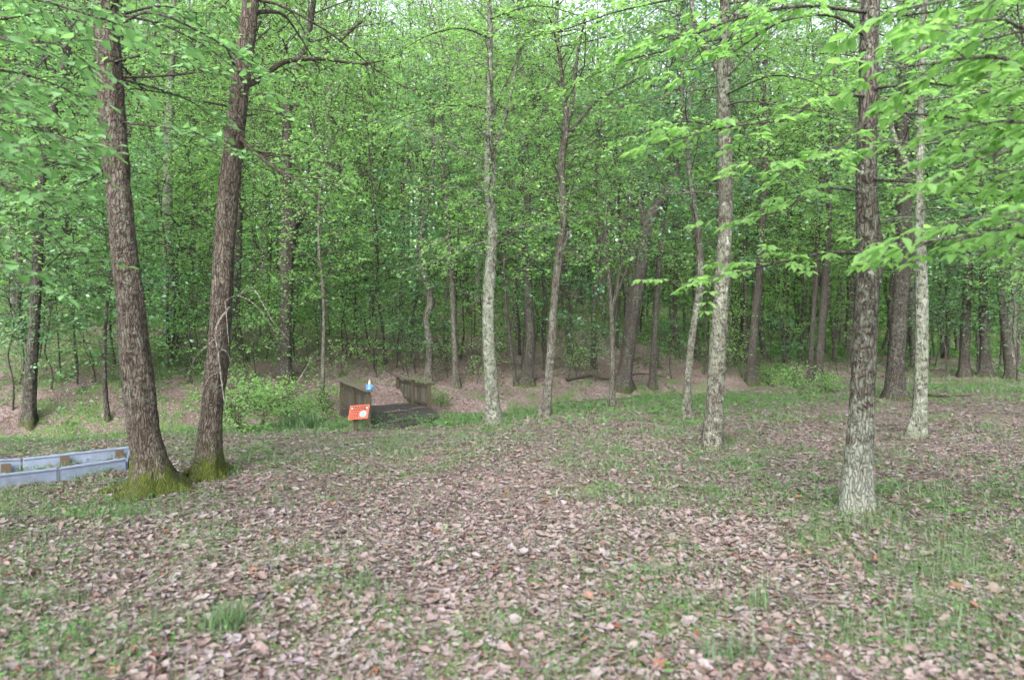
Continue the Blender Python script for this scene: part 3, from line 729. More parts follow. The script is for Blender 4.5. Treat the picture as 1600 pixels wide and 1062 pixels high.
T17, b17, S17 = hero('large straight lichen-covered trunk right of centre, forking near the top of the picture', [(1112,700,32),(1116,640,29),(1122,540,27),(1128,440,25),(1134,330,22),(1133,230,22),(1130,140,21),(1128,110,18),(1132,0,14)],
     'bark_lichen', 'leaf_bright', 15, z0=4.8, nl=30, spread=2.6, leafL=.08, seed=28, group=G1, flare=.35, roots=4, rsize=.5, limbs=[[.3,(1128,118,12),(1110,88,10),(1088,52,9),(1080,0,7)], [0,(1137,125,9),(1148,60,8),(1150,0,7)]], twigs=[(3.9, 180, .2, 1.4), (4.4, 10, .1, 1.6), (4.2, -80, .1, 1.3)])
hero('dark trunk in the distance right of the large lichen-covered trunk', [(1173,597,16),(1178,520,14),(1184,450,13),(1190,380,12),(1196,250,9)], 'bark_dark', 'leaf_mid', 15, z0=4, nl=36, spread=2.6, seed=29, group=G1)
hero('slim dark trunk, left one of a close pair before the foreground right trunk', [(1265,597,9),(1269,520,8),(1275,440,8),(1280,330,7)], 'bark_dark', 'leaf_mid', 14, z0=4, nl=30, spread=2.3, seed=30, group=G1)
hero('thicker dark trunk, right one of a close pair left of the foreground right trunk', [(1278,597,14),(1283,520,12),(1289,440,12),(1296,330,9)], 'bark_dark', 'leaf_bright', 16, z0=4, nl=34, spread=2.6, seed=31, group=G1)
T20, b20, S20 = hero('foreground trunk on the right, pale lichen low down and dark mottled above', [(1338,802,48),(1341,740,44),(1346,660,41),(1350,560,39),(1354,470,37),(1359,400,38),(1355,330,33),(1354,250,31),(1357,150,29),(1358,60,29),(1360,0,28)],
     'bark_foreground', 'leaf_bright', 14, z0=5.5, nl=16, spread=2.6, leafL=.11, seed=32, group=G1, flare=.22, roots=5, rsize=.45, tpl=T_OV)
hero('thick dark oak-like trunk behind the foreground right trunk', [(1397,622,30),(1400,560,26),(1405,490,24),(1411,420,23),(1412,340,24),(1410,200,20)], 'bark_dark', 'leaf_dark', 16, z0=4, nl=38, spread=3, seed=33, group=G1)
hero('pale greyish trunk right of the foreground trunk with a narrow fork above', [(1432,684,26),(1438,620,21),(1440,540,20),(1440,460,19),(1438,380,17),(1437,300,15),(1438,220,12),(1440,100,10)],
     'bark_pale', 'leaf_mid', 13, z0=3.4, nl=34, spread=2.3, seed=34, group=G1, flare=.35, leafL=.08, limbs=[[.3,(1437,275,9),(1420,262,8),(1400,220,7),(1388,180,5)]])
hero('leftmost of three short dark trunks in the distance at the right edge', [(1507,588,17),(1508,540,15),(1510,480,14),(1515,380,10)], 'bark_dark', 'leaf_dark', 14, z0=2.2, nl=36, spread=2.6, seed=35, group=G1)
hero('middle one of three short dark trunks in the distance at the right edge', [(1540,588,17),(1539,540,15),(1537,480,14),(1535,380,10)], 'bark_dark', 'leaf_dark', 14, z0=2.2, nl=36, spread=2.6, seed=36, group=G1)
hero('last of three short dark trunks in the distance at the right edge, leaning left', [(1579,590,13),(1573,540,12),(1568,500,11),(1560,400,10)], 'bark_dark', 'leaf_mid', 14, z0=2.2, nl=34, spread=2.6, seed=37, group=G1)

print('heroes', [(h[0], [round(float(v), 1) for v in h[2]]) for h in HEROES])
#==SPLIT3==
# ------------------------------------------------------------------ near leafy boughs (big leaves close to the lens), each growing from a real tree
def bough(mb, lv, P, r0, r, leafL, every=.13, twl=.42, mode='alt', spacing=.07, sag=.0, droop=.35):
    q = smooth_path(np.array(P, float), 8); n = len(q); mb.tube(q, np.linspace(r0, .003, n), 7, bump=.03)
    seg = np.linalg.norm(np.diff(q, axis=0), axis=1); cum = np.append(0, np.cumsum(seg)); T = cum[-1]
    sg = 1; t = T * .3
    while t <= T:
        p = np.array([np.interp(t, cum, q[:, k]) for k in range(3)]); i = min(np.searchsorted(cum, t), n - 1); dv = q[i] - q[i - 1]
        az = math.atan2(dv[1], dv[0]) + sg * r.uniform(.5, 1.1); sg = -sg; el = r.normal(-.05, .2)
        if t + every > T: az = math.atan2(dv[1], dv[0])
        l = twl * r.uniform(.5, 1.2); nn = 5; tp = [p]
        for _ in range(nn):
            tp.append(tp[-1] + l / nn * np.array([math.cos(az) * math.cos(el), math.sin(az) * math.cos(el), math.sin(el)])); el -= .09; az += r.normal(0, .12)
        tp = np.array(tp); mb.tube(tp, np.linspace(max(.003, r0 * .25), .0015, nn + 1), 4)
        if mode == 'alt':
            m = int(l / spacing) + 2; tt = np.linspace(.15, 1, m); s2 = 1
            for u in tt:
                c = np.array([np.interp(u * nn, np.arange(nn + 1), tp[:, k]) for k in range(3)])
                a2 = az + s2 * r.uniform(.6, 1.2) * (0 if u > .98 else 1); s2 = -s2
                lv.add(c, [math.cos(a2), math.sin(a2), -droop + r.normal(0, .22)], np.array([0, 0, 1.]) + r.normal(size=3) * .28, leafL * r.uniform(.7, 1.25))
        else:
            for u in (.5, .8, 1.):
                c = np.array([np.interp(u * nn, np.arange(nn + 1), tp[:, k]) for k in range(3)]); m = r.integers(3, 6)
                for k in range(m):
                    a2 = az + (k - (m - 1) / 2) * .75 + r.normal(0, .15)
                    lv.add(c + np.array([math.cos(a2), math.sin(a2), -.1]) * .015, [math.cos(a2), math.sin(a2), -droop + r.normal(0, .2)], np.array([0, 0, 1.]) + r.normal(size=3) * .2, leafL * r.uniform(.7, 1.2) * (.8 + .2 * math.cos(a2 - az)))
        t += every * r.uniform(.7, 1.3)

def side_tree(label, x, y, barkm, leafm, boughs, seed, r0=.14, top=12, leafL=.12, mode='alt', ratio=.5, tpl=T_OV, lean=(0, 0), **kw):
    r = np.random.default_rng(seed); b = np.array([x, y, gz(x, y)]); root = empty('tree', b); mb = MB(); mb.z0 = b[2]; lv = Leaves()
    z = np.linspace(0, top, 9); P = np.stack([x + lean[0] * z + r.normal(0, .05, 9), y + lean[1] * z + r.normal(0, .05, 9), b[2] + z], -1); P[0, :2] = x, y
    P = smooth_path(P, 5); P = np.vstack([P[0] - [0, 0, .3], P]); mb.tube(P, np.linspace(r0, .03, len(P)), 18, flare=.4, seed=seed, bump=.05)
    for B in boughs:
        q = [interp_path(P[1:], B[0])] + [W(*v) for v in B[1:]]
        bough(mb, lv, q, .009 + .002 * len(q), r, leafL, mode=mode, **kw)
    for k in range(int(top * 1.6)):
        limb(mb, lv, interp_path(P[1:], b[2] + r.uniform(top * .5, top)), r.uniform(0, 6.3), r.uniform(.1, .8), r.uniform(1, 2.2), .025, r, leafL, nside=8, spacing=.2)
    mb.build('trunk', M[barkm], root, origin=b)
    for i, A in enumerate(lv.P): lv.P[i] = A - b
    lv.build('crown', tpl, M[leafm], root, ratio, r); tag(root, label, 'tree', 'trees whose boughs hang into the picture'); OCC.append((x, y)); return root

def add_boughs(root, b, SP, boughs, seed, leafL, leafm, mode='alt', ratio=.5, tpl=T_OV, barkm='bark_dark', name='bough', **kw):
    r = np.random.default_rng(seed)
    for B in boughs:
        mb = MB(); mb.z0 = 0; lv = Leaves()
        q = [interp_path(SP[1:], B[0])] + [W(*v) for v in B[1:]]
        bough(mb, lv, q, .008 + .002 * len(q), r, leafL, mode=mode, **kw)
        o = mb.build(name, M[barkm], root, origin=b)
        for i, A in enumerate(lv.P): lv.P[i] = A - b
        lv.build('leaf_spray', tpl, M[leafm], o, ratio, r)

# right foreground trunk: long low boughs with broad bright leaves
add_boughs(T20, b20, S20, [
    (W(0,150,b20[1])[2], (1290,150,6.0), (1230,185,5.6), (1130,200,5.3), (1030,225,5.1)),
    (W(0,60,b20[1])[2], (1300,25,6.2), (1220,35,6.0), (1140,85,5.8), (1080,110,5.7)),
    (W(0,175,b20[1])[2], (1430,178,6.2), (1520,190,5.9), (1600,215,5.6)),
    (W(0,140,b20[1])[2], (1440,130,5.8), (1520,140,5.2), (1600,150,4.8)),
    (W(0,300,b20[1])[2], (1280,295,6.3), (1220,330,6.0), (1140,345,5.8)),
    (W(0,395,b20[1])[2], (1290,395,6.1), (1220,410,5.7), (1130,430,5.5), (1060,445,5.4)),
    (W(0,280,b20[1])[2], (1420,285,6.0), (1500,300,5.6), (1590,310,5.4)),
    (W(0,30,b20[1])[2], (1450,20,6.0), (1540,5,5.6)),
    (W(0,190,b20[1])[2], (1300,235,5.6), (1250,255,5.2), (1190,250,5.0)),
    (W(0,20,b20[1])[2], (1250,10,5.6), (1150,30,5.2), (1060,60,5.0), (990,40,4.9)),
    ], 301, .09, 'leaf_bright', mode='fan', twl=.4, every=.1, ratio=.5)
side_tree('tree standing outside the right edge, its large bright leaves hanging in the upper right corner', 5.2, 3.9, 'bark_mid', 'leaf_bright', [
    (2.9, (1700,360,4.2), (1560,365,4.1), (1460,375,4.0), (1390,385,4.1)),
    (3.3, (1720,250,3.9), (1600,235,3.8), (1520,250,3.7)),
    (3.6, (1700,120,4.0), (1560,90,3.8), (1450,100,3.9), (1370,110,4.1)),
    (3.8, (1680,40,3.8), (1560,30,3.5), (1480,50,3.3)),
    (3.4, (1690,180,4.0), (1560,190,4.2), (1440,215,4.4)),
    (2.9, (1730,320,3.7), (1600,330,3.6), (1500,345,3.6)),
    (3.9, (1600,-40,3.7), (1480,0,3.8), (1390,20,4.0)),
    (3.6, (1700,150,4.6), (1600,140,4.8), (1500,150,5.0), (1420,160,5.2)),
    (3.2, (1700,260,4.8), (1600,265,5.0), (1490,280,5.2)),
    (2.9, (1700,350,5.0), (1590,355,5.2), (1480,370,5.4), (1400,400,5.5)),
    (4.0, (1700,60,4.8), (1600,50,5.0), (1500,70,5.2), (1420,60,5.3)),
    ], 302, r0=.12, leafL=.105, mode='fan', ratio=.5, twl=.42, every=.11)
side_tree('tree standing outside the left edge, its soft rounded leaves hanging in the upper left corner', -5.6, 4.2, 'bark_mid', 'leaf_left', [
    (3.4, (-120,110,4.6), (0,160,4.5), (60,200,4.4), (150,235,4.4)),
    (3.7, (-120,10,4.5), (0,60,4.3), (90,70,4.2), (150,110,4.3)),
    (3.0, (-130,260,4.8), (-20,280,4.6), (60,310,4.5), (90,330,4.5)),
    (3.8, (-100,-30,4.6), (40,-5,4.8), (160,30,5.0), (250,60,5.2)),
    (2.7, (-120,360,4.6), (-20,400,4.4), (40,450,4.3)),
    (3.3, (-120,160,4.0), (-20,150,3.8), (30,120,3.7)),
    (3.3, (-120,200,4.4), (-10,215,4.4), (70,250,4.4), (120,260,4.5)),
    (3.9, (-120,40,5.0), (0,30,5.2), (80,20,5.4), (150,40,5.6)),
    (3.5, (-120,120,5.2), (0,110,5.4), (80,130,5.6), (140,160,5.8)),
    (3.0, (-120,300,5.4), (0,330,5.6), (60,350,5.7), (110,400,5.8)),
    (3.1, (-120,250,5.2), (0,240,5.4), (70,230,5.6), (120,210,5.8)),
    ], 303, r0=.13, leafL=.08, ratio=.72, tpl=T_RD, twl=.42, every=.09)
add_boughs(T1, b1, S1, [
    (W(0,100,b1[1])[2], (230,85,7.2), (280,90,7.0), (320,120,6.8)),
    (W(0,60,b1[1])[2], (230,20,7.4), (330,60,7.2), (390,110,7.0), (420,170,6.9)),
    (W(0,190,b1[1])[2], (260,200,7.4), (310,210,7.2), (360,240,7.0)),
    (W(0,20,b1[1])[2], (120,10,7.4), (60,30,7.2)),
    (W(0,120,b1[1])[2], (250,140,7.8), (300,160,7.8), (340,190,7.8)),
    (W(0,30,b1[1])[2], (250,10,8.0), (300,20,8.2), (360,20,8.3)),
    (W(0,80,b1[1])[2], (140,100,7.6), (100,130,7.6), (60,170,7.6)),
    (W(0,250,b1[1])[2], (140,280,8.0), (90,300,8.2), (40,330,8.4)),
    ], 304, .08, 'leaf_left', ratio=.75, tpl=T_RD, twl=.42, every=.09, name='bough')
add_boughs(T17, b17, S17, [
    (W(0,60,b17[1])[2], (1060,75,9.6), (980,95,9.2), (900,130,9.0), (850,150,8.9)),
    (W(0,-10,b17[1])[2], (1050,0,9.4), (960,20,9.0), (870,50,8.7), (800,60,8.6)),
    (W(0,200,b17[1])[2], (1070,190,9.8), (1010,205,9.5), (950,235,9.3)),
    (W(0,150,b17[1])[2], (1200,120,9.8), (1260,125,9.5), (1310,150,9.3)),
    ], 305, .095, 'leaf_mid', ratio=.6, tpl=T_OV, twl=.5, every=.12)
add_boughs(T8, b8, S8, [
    (W(0,60,b8[1])[2], (720,45,12.4), (660,60,11.8), (600,100,11.4)),
    (W(0,170,b8[1])[2], (710,165,12.8), (650,175,12.4), (590,200,12.2)),
    (W(0,30,b8[1])[2], (830,10,12.6), (890,20,12.0), (940,45,11.8)),
    ], 306, .10, 'leaf_mid', ratio=.6, tpl=T_MID, twl=.6, every=.13)
# bleached dead branch hanging from the second leaning trunk
mb = MB(); mb.z0 = 0
def dead(mb, pts, d, r=.01):
    q = smooth_path(np.array([W(x, y, d + dd) for x, y, dd in pts]), 6); mb.tube(q, np.linspace(r, .0025, len(q)), 6, bump=.04)
dd = b2[1] - .35
dead(mb, [(358,480,.25),(338,512,0),(342,560,0),(348,610,-.1),(355,656,-.1)], dd, .016)
for L in ([(352,470,.2),(356,520,.1),(358,542,0)], [(345,520,0),(318,545,-.1),(303,560,-.2),(302,578,-.2)], [(341,582,0),(325,592,-.1),(308,632,-.2)], [(344,560,0),(330,566,0),(314,574,-.1)],
          [(350,630,-.1),(362,628,0),(372,634,0)], [(352,470,.2),(372,462,0),(400,478,-.2),(432,520,-.3)], [(372,462,0),(395,450,-.1),(425,500,-.2),(452,532,-.3)], [(345,545,0),(356,552,0),(364,580,0)], [(354,480,.2),(330,475,0),(308,470,-.1)], [(349,600,0),(340,604,0),(333,612,-.1)]): dead(mb, L, dd, .006)
o = mb.build('dead_branch', M['dead_wood'], T2, origin=b2); o['label'] = 'bleached bare dead branch hanging down the trunk'

#==SPLIT4==
# ------------------------------------------------------------------ woodland behind: every tree its own object
r = np.random.default_rng(77)
def free(x, y, dmin):
    return all((x - a) ** 2 + (y - b) ** 2 > dmin * dmin for a, b in OCC)
anch = sorted([(h[0], h[1]) for h in HEROES])
NAMES = [(0, 'far-left trunk'), (238, 'mossy trunk'), (325, 'second leaning trunk'), (444, 'knobbly trunk'), (600, 'footbridge'), (771, 'white-barked trunk'), (850, 'forked brown trunk'),
         (972, 'leaning double trunk'), (1112, 'large lichened trunk'), (1278, 'close dark pair'), (1338, 'foreground right trunk'), (1432, 'pale greyish trunk'), (1700, 'right edge')]
ORD = ['first', 'second', 'third', 'fourth', 'fifth', 'sixth', 'seventh', 'eighth', 'ninth', 'tenth', 'eleventh', 'twelfth', 'thirteenth', 'fourteenth', 'fifteenth', 'sixteenth', 'seventeenth', 'eighteenth', 'nineteenth', 'twentieth']
PEND = {}
def settle(cat):
    for (what, na, nb), L in PEND.items():
        L.sort(key=lambda t: t[0])
        for i, (px, o) in enumerate(L):
            if len(L) == 1: lab = f'{what} between {na} and {nb}'
            else: lab = f'{ORD[min(i, 19)]} {what} from left, between {na} and {nb}'
            tag(o, lab, cat, f'{cat}s between the {na} and the {nb}')
    PEND.clear()
def where(px):
    for (a, na), (b, nb) in zip(NAMES, NAMES[1:]):
        if px < b: return na, nb
    return NAMES[-2][1], NAMES[-1][1]
placed = []
first = [True] * len(PROTO)
def try_place(y0, y1, n, dmin):
    c = 0; tries = 0
    while c < n and tries < n * 30:
        tries += 1
        y = math.sqrt(r.uniform(y0 ** 2, y1 ** 2)); x = r.uniform(-1, 1) * (.80 * y + 1)
        if abs(float(creek_s(x, y))) < 1.0 and x < 9: continue
        if y < 24 and float(creek_s(x, y)) < 1.5: continue
        if -8 < x < 0 and 13.5 < y < 23: continue
        if x > 6 and y < 27: continue
        if not free(x, y, dmin): continue
        OCC.append((x, y)); placed.append((x, y)); c += 1
try_place(20, 30, 42, 1.6); try_place(30, 42, 90, 1.7); try_place(42, 62, 125, 2.0)
thick = ['slim', 'stout', 'slim', 'thin', 'stout', 'pole-like', 'pole-like', 'thin']
for x, y in placed:
    k = int(r.choice([0, 1, 2, 3, 4, 5, 5, 5, 6, 6, 6, 7])); loc = (x, y, gz(x, y) - .03); sc = r.uniform(.85, 1.2) if y < 28 else r.uniform(1.08, 1.5); rz = r.uniform(0, 6.3)
    if first[k]: o = PROTO[k]; o.location = loc; o.rotation_euler = (0, 0, rz); o.scale = (sc,) * 3; first[k] = False
    else: o = copy_tree(PROTO[k], loc, rz, sc)
    px = 800 + F * x / y; na, nb = where(px); row = 'front-row' if y < 30 else ('middle-row' if y < 42 else 'far')
    PEND.setdefault((f'{thick[k]} {row} tree', na, nb), []).append((px, o))
settle('tree')

# trees standing just outside the frame, whose leaves reach into it
for i, (x, y, k, sc, lab) in enumerate([(9.9, 12.4, 2, .95, 'bright leafy tree just outside the right edge, near the short dark trunks'), (13.4, 16.8, 4, .9, 'taller tree outside the right edge, farther back than its neighbours'),
        (7.9, 9.6, 7, .8, 'small bright tree just outside the right edge, beside the foreground trunk'), (-8.9, 11.2, 2, .9, 'bright leafy tree just outside the left edge behind the blue border'), (-12.8, 16., 0, .9, 'mid-green tree outside the left edge on the creek bank'),
        (-7.4, 8.9, 7, .85, 'small bright tree outside the left edge, beside the blue border')]):
    o = copy_tree(PROTO[k], (x, y, gz(x, y) - .03), 1.3 * i, sc); tag(o, lab, 'tree', 'leafy trees just outside the picture'); OCC.append((x, y))

# saplings and understory
first = [True] * len(SAP); sp = []
fixed = [(585,578,4,.9),(650,585,2,1.1),(540,565,4,1.),(720,560,1,1.1),(330,585,4,.8),(120,585,4,1.1),(180,570,1,1.1),(420,545,1,1.),(60,560,1,1.2),(30,600,2,.9),(95,590,4,.7),(150,600,3,1.),(215,590,0,.6),(260,575,3,1.2),(300,600,3,1.),(380,600,3,1.1),(415,560,3,1.3),(480,600,3,.8),(530,590,3,1.),(590,590,3,.7),(640,570,3,1.2),(700,570,3,1.3),(745,600,3,.8),(800,575,3,1.3),(900,580,3,1.1),(1030,575,3,1.2),(1130,585,3,1.1),(620,575,4,1.0),(640,600,2,.8),(560,560,1,.8),(120,600,0,.9),(20,640,4,.8),(200,570,2,1.),(400,590,0,.7),(700,590,3,1.),(1050,592,2,.8),(1160,590,3,1.0),(1230,596,2,.9),(1200,590,0,.8),
         (900,590,3,.9),(1310,590,0,.9),(1480,590,4,1.),(1590,600,4,1.1),(1560,580,1,1.),(930,596,2,.7),(1100,585,1,1.),(740,585,1,.9),(520,575,0,.8),(300,580,2,1.),(1450,580,0,.9), (80,610,2,1.1),(350,560,3,1.2),(480,560,2,1.)]
for px, py, k, sc in fixed:
    h = hit(px, py)
    if h is None or h[1] > 60: continue
    sp.append((h[0], h[1], k, sc))
tries = 0
while len(sp) < 165 and tries < 5000:
    tries += 1
    y = r.uniform(19, 48); x = r.uniform(-1, 1) * (.78 * y)
    if float(creek_s(x, y)) < 1.2 and (y < 27 or x < 3): continue
    if -8 < x < 0 and y < 22: continue
    if not free(x, y, .9) or (abs(800 + F * x / y - 1005) < 75 and y < 29): continue
    sp.append((x, y, int(r.choice([0, 1, 1, 1, 0, 2, 3, 4])), r.uniform(.8, 1.4)))
for x, y, k, sc in sp:
    OCC.append((x, y)); loc = (x, y, gz(x, y) - .02); rz = r.uniform(0, 6.3)
    if first[k]: o = SAP[k]; o.location = loc; o.rotation_euler = (0, 0, rz); o.scale = (sc,) * 3; first[k] = False
    else: o = copy_tree(SAP[k], loc, rz, sc)
    px = 800 + F * x / y; na, nb = where(px); row = 'near' if y < 27 else 'far'
    col = ['mid-green', 'bright', 'bluish', 'bushy', 'glossy'][k]
    PEND.setdefault((f'{row} {col} sapling', na, nb), []).append((px, o))
settle('sapling')

# bright shrubs on the near bank, left of the footbridge
first = [True] * len(SHR)
shr = [(372,674,0,1.1,'bright green shrub right against the foot of the second leaning brown trunk'), (410,670,0,.75,'low bright green shrub, second from the second leaning brown trunk'), (448,652,1,1.15,'rounded green shrub behind the bright ones on the near bank'),
       (478,662,0,.65,'small bright shrub nearest the tall grass clump by the bridge'), (508,646,0,.85,'bright green shrub touching the left rail of the footbridge'), (395,640,1,1.0,'darker green shrub behind the second leaning trunk'),
       (355,655,1,.7,'low green shrub in the gap just right of the second leaning trunk'), (690,632,1,.5,'little green shrub beside the right rail of the footbridge'), (655,618,1,.6,'little green shrub behind the right rail of the footbridge'),
       (1240,606,1,.9,'low green shrub in the distance right of the large lichen-covered trunk'), (1200,602,0,.8,'bright low shrub in the distance beside the dark trunk right of the lichen-covered one'), (1290,612,1,.7,'low shrub left of the foreground right trunk in the distance')]
for px, py, k, sc, lab in shr:
    h = hit(px, py)
    if first[k]: o = SHR[k]; o.location = h; o.scale = (sc,) * 3; first[k] = False
    else: o = copy_tree(SHR[k], h, r.uniform(0, 6.3), sc)
    tag(o, lab, 'shrub', 'shrubs along the creek')

# far-off wood that reads as one mass
def far_wood():
    r = np.random.default_rng(9); mb = MB()
    n = 460; y = np.sqrt(r.uniform(60 ** 2, 92 ** 2, n)); x = r.uniform(-1, 1, n) * (.85 * y + 2)
    for a, b in zip(x, y):
        z = gz(a, b); H = r.uniform(18, 29); q = np.array([[a, b, z - .5], [a + r.normal(0, .4), b, z + H * .5], [a + r.normal(0, .8), b, z + H]])
        mb.tube(q, [.2 * H / 20, .13, .04], 6, m=1)
        m = 420; c = np.stack([a + r.normal(0, 2.2, m), b + r.normal(0, 2.0, m), z + .2 + (H + 1) * r.beta(.95, 1.15, m)], -1)
        c += r.normal(size=(m, 3)) * .3
        D = r.normal(size=(m, 3)); N = r.normal(size=(m, 3)) * .6 + np.array([0, -.3, 1.]); L = r.uniform(.28, .6, m)
        put_leaves(mb, T_KITE, c, D, N, L, L * .7, np.clip(r.normal(r.uniform(.2, .8), .2, m), 0, 1))
    o = mb.build('far_wood', [M['leaf_bright'], M['bark_dark']]); tag(o, 'distant green wood closing the view behind all the trees', 'wood', kind='stuff')
far_wood()

#==SPLIT5==
# ------------------------------------------------------------------ footbridge
LN, LF, RN, RF = np.array([-3.18, 15.1]), np.array([-4.62, 18.5]), np.array([-2.25, 18.5]), np.array([-3.55, 21.2])
DZ = -.24
bc = np.array([-3.4, 18.2, DZ]); br = empty('footbridge', bc)
tag(br, 'short wooden footbridge with weathered slatted rails over the creek', 'footbridge')
deckp = np.array([(-3.25, 14.95), (-2.45, 14.7), (-1.7, 16.3), (-2.15, 18.4), (-3.45, 21.3), (-4.7, 18.6)])
mb = MB()
n = 14
for i in range(n):   # planked slab, slightly arched, covered in dark roofing felt
    t0, t1 = i / n, (i + 1) / n
    A = lambda t: deckp[0] * (1 - t) + deckp[5] * t if True else 0
    Lp = lambda t: (deckp[0] + (deckp[5] - deckp[0]) * t)
    Rp = lambda t: (deckp[1] + (deckp[2] - deckp[1]) * min(1, t * 3.2)) if t < .3125 else (deckp[2] + (deckp[3] - deckp[2]) * ((t - .3125) / .3375) if t < .65 else deckp[3] + (deckp[4] - deckp[3]) * ((t - .65) / .35))
    zz = lambda t: DZ - .015 + .06 * math.sin(PI * t)
    a, b_, c, d = Lp(t0), Rp(t0), Rp(t1), Lp(t1)
    top = [(*a, zz(t0)), (*b_, zz(t0)), (*c, zz(t1)), (*d, zz(t1))]; bot = [(x, y, z - .16) for x, y, z in top]
    mb.add(top + bot, [[0,1,2,3],[7,6,5,4],[0,4,5,1],[1,5,6,2],[2,6,7,3],[3,7,4,0]])
mb.build('deck', M['deck'], br, smooth=False, origin=bc)
def rail(p, q, h0, nslat, mid, name):
    p3 = np.array([*p, DZ]); q3 = np.array([*q, DZ + .03]); up = np.array([0, 0, 1.])
    mb = MB(); mb.z0 = 0
    for t in (0.,) + mid + (1.,):
        c = p3 + (q3 - p3) * t; m_ = MB(); ang = math.atan2(q[1] - p[1], q[0] - p[0])
        m_.box(c + up * (h0 / 2 - .1), (.045, .045, h0 / 2 + .1), ang); m_.build('rail_post', M['wood_post'], br, smooth=False, origin=bc, bevel=.006)
    mb = MB(); rr = np.random.default_rng(4); nrm = np.array([-(q - p)[1], (q - p)[0]]) / np.linalg.norm(q - p)
    for i in range(nslat):
        t = (i + .5) / nslat; c = p3 + (q3 - p3) * t + np.array([*(nrm * -.062), 0]); hh = h0 - .1 + rr.normal(0, .008); ang = math.atan2(q[1] - p[1], q[0] - p[0])
        mb.box(c + up * (hh / 2 + .03), (.038, .01, hh / 2), ang + rr.normal(0, .01), a=float(rr.uniform(0, 1) ** 3))
    for z in (.14, h0 - .1):
        mb.obox(p3 + up * z + np.array([*(nrm * -.03), 0]), q3 + up * z + np.array([*(nrm * -.03), 0]), .03, .08)
    mb.build('rail_slats', M['wood_weathered'], br, smooth=False, origin=bc)
    m_ = MB(); e = (q3 - p3) / np.linalg.norm(q3 - p3)
    m_.obox(p3 + up * (h0 + .02) - e * .1, q3 + up * (h0 + .02) + e * .08, .15, .035); m_.build('rail_cap', M['wood_cap'], br, smooth=False, origin=bc, bevel=.005)
rail(LN, LF, .74, 30, (.5,), 'left'); rail(RN, RF, .72, 24, (.48,), 'right')
# ------------------------------------------------------------------ orange sign
sx = W(556, 668, 14.1); sz = gz(sx[0], 14.1); sb = np.array([sx[0], 14.1, sz]); sg = empty('notice_sign', sb)
tag(sg, 'small orange notice sign with round blue emblem on a short post before the footbridge', 'sign')
mb = MB(); mb.box(sb + [0, 0, .07], (.048, .04, .27), .1); mb.build('post', M['wood_post'], sg, smooth=False, origin=sb, bevel=.006)
pl = empty('tmp', (0, 0, 0)); bpy.data.objects.remove(pl)
cz = W(562, 643, 14.1)[2] - sz; cx = W(562, 643, 14.1)[0] - sx[0]
def signpart(name, fn, mat, parent=None):
    m_ = MB(); fn(m_)
    V = np.concatenate(m_.V)            # sign space: x right, y out of the face, z up
    tl, yw, rl = R(-22), R(6), R(-4)
    cr, sr_ = math.cos(rl), math.sin(rl); V = V @ np.array([[cr, 0, sr_], [0, 1, 0], [-sr_, 0, cr]]).T
    # slant of the board (parallel sides lean), tilt back, turn
    ct, st_ = math.cos(tl), math.sin(tl); V = V @ np.array([[1, 0, 0], [0, ct, -st_], [0, st_, ct]]).T
    cy, sy_ = math.cos(yw), math.sin(yw); V = V @ np.array([[cy, -sy_, 0], [sy_, cy, 0], [0, 0, 1]]).T
    V[:, 0] += (V[:, 2]) * .2
    m_.V = [V + [cx, -.075, cz]]; m_.Q = [np.concatenate(m_.Q)]; m_.A = [np.concatenate(m_.A)]; m_.M = [np.concatenate(m_.M)]
    return m_.build(name, mat, parent, smooth=False)
pn = signpart('panel', lambda m: m.box((0, 0, 0), (.195, .006, .15)), M['orange'], sg)
def words(m):
    rr = np.random.default_rng(3)
    def line(z, x0, x1, h):
        x = x0
        while x < x1 - .012:
            l = min(rr.uniform(.018, .05), x1 - x); m.box((x + l / 2, -.0085, z), (l / 2, .002, h)); x += l + .01
    line(.117, -.165, .17, .013); line(.082, -.12, .125, .011); line(.047, -.165, .165, .013)
    for z in (.008, -.024, -.056, -.088, -.118): line(z, -.17, .005, .0085)
signpart('lettering', words, M['ink'], pn)
def disc(rad, y, c=(.09, -.045), n=28):
    def f(m):
        th = np.arange(n) / n * 2 * PI
        ring = lambda rr_, yy: [(c[0] + rr_ * math.cos(t), yy, c[1] + rr_ * math.sin(t)) for t in th]
        V = ring(rad, y + .004) + ring(rad, y) + ring(rad * .01, y); Q = []
        for k in range(2):
            for i in range(n): j = (i + 1) % n; Q.append((k * n + i, k * n + j, (k + 1) * n + j, (k + 1) * n + i))
        m.add(V, Q)
    return f
M['emblem_rim'] = plain('emblem_rim', (.2, .22, .26), .6)
em = signpart('emblem', disc(.066, -.010), M['emblem_rim'], pn)
signpart('emblem_field', disc(.056, -.0125), M['lightblue'], em)
signpart('emblem_figure', lambda m: (m.box((.09, -.0135, -.055), (.028, .002, .02)), m.box((.098, -.0142, -.03), (.014, .002, .022))), M['blue'], em)
signpart('arrows', lambda m: (m.box((-.145, -.0085, .082), (.012, .002, .012)), m.box((.15, -.0085, .082), (.012, .002, .012))), M['white'], pn)

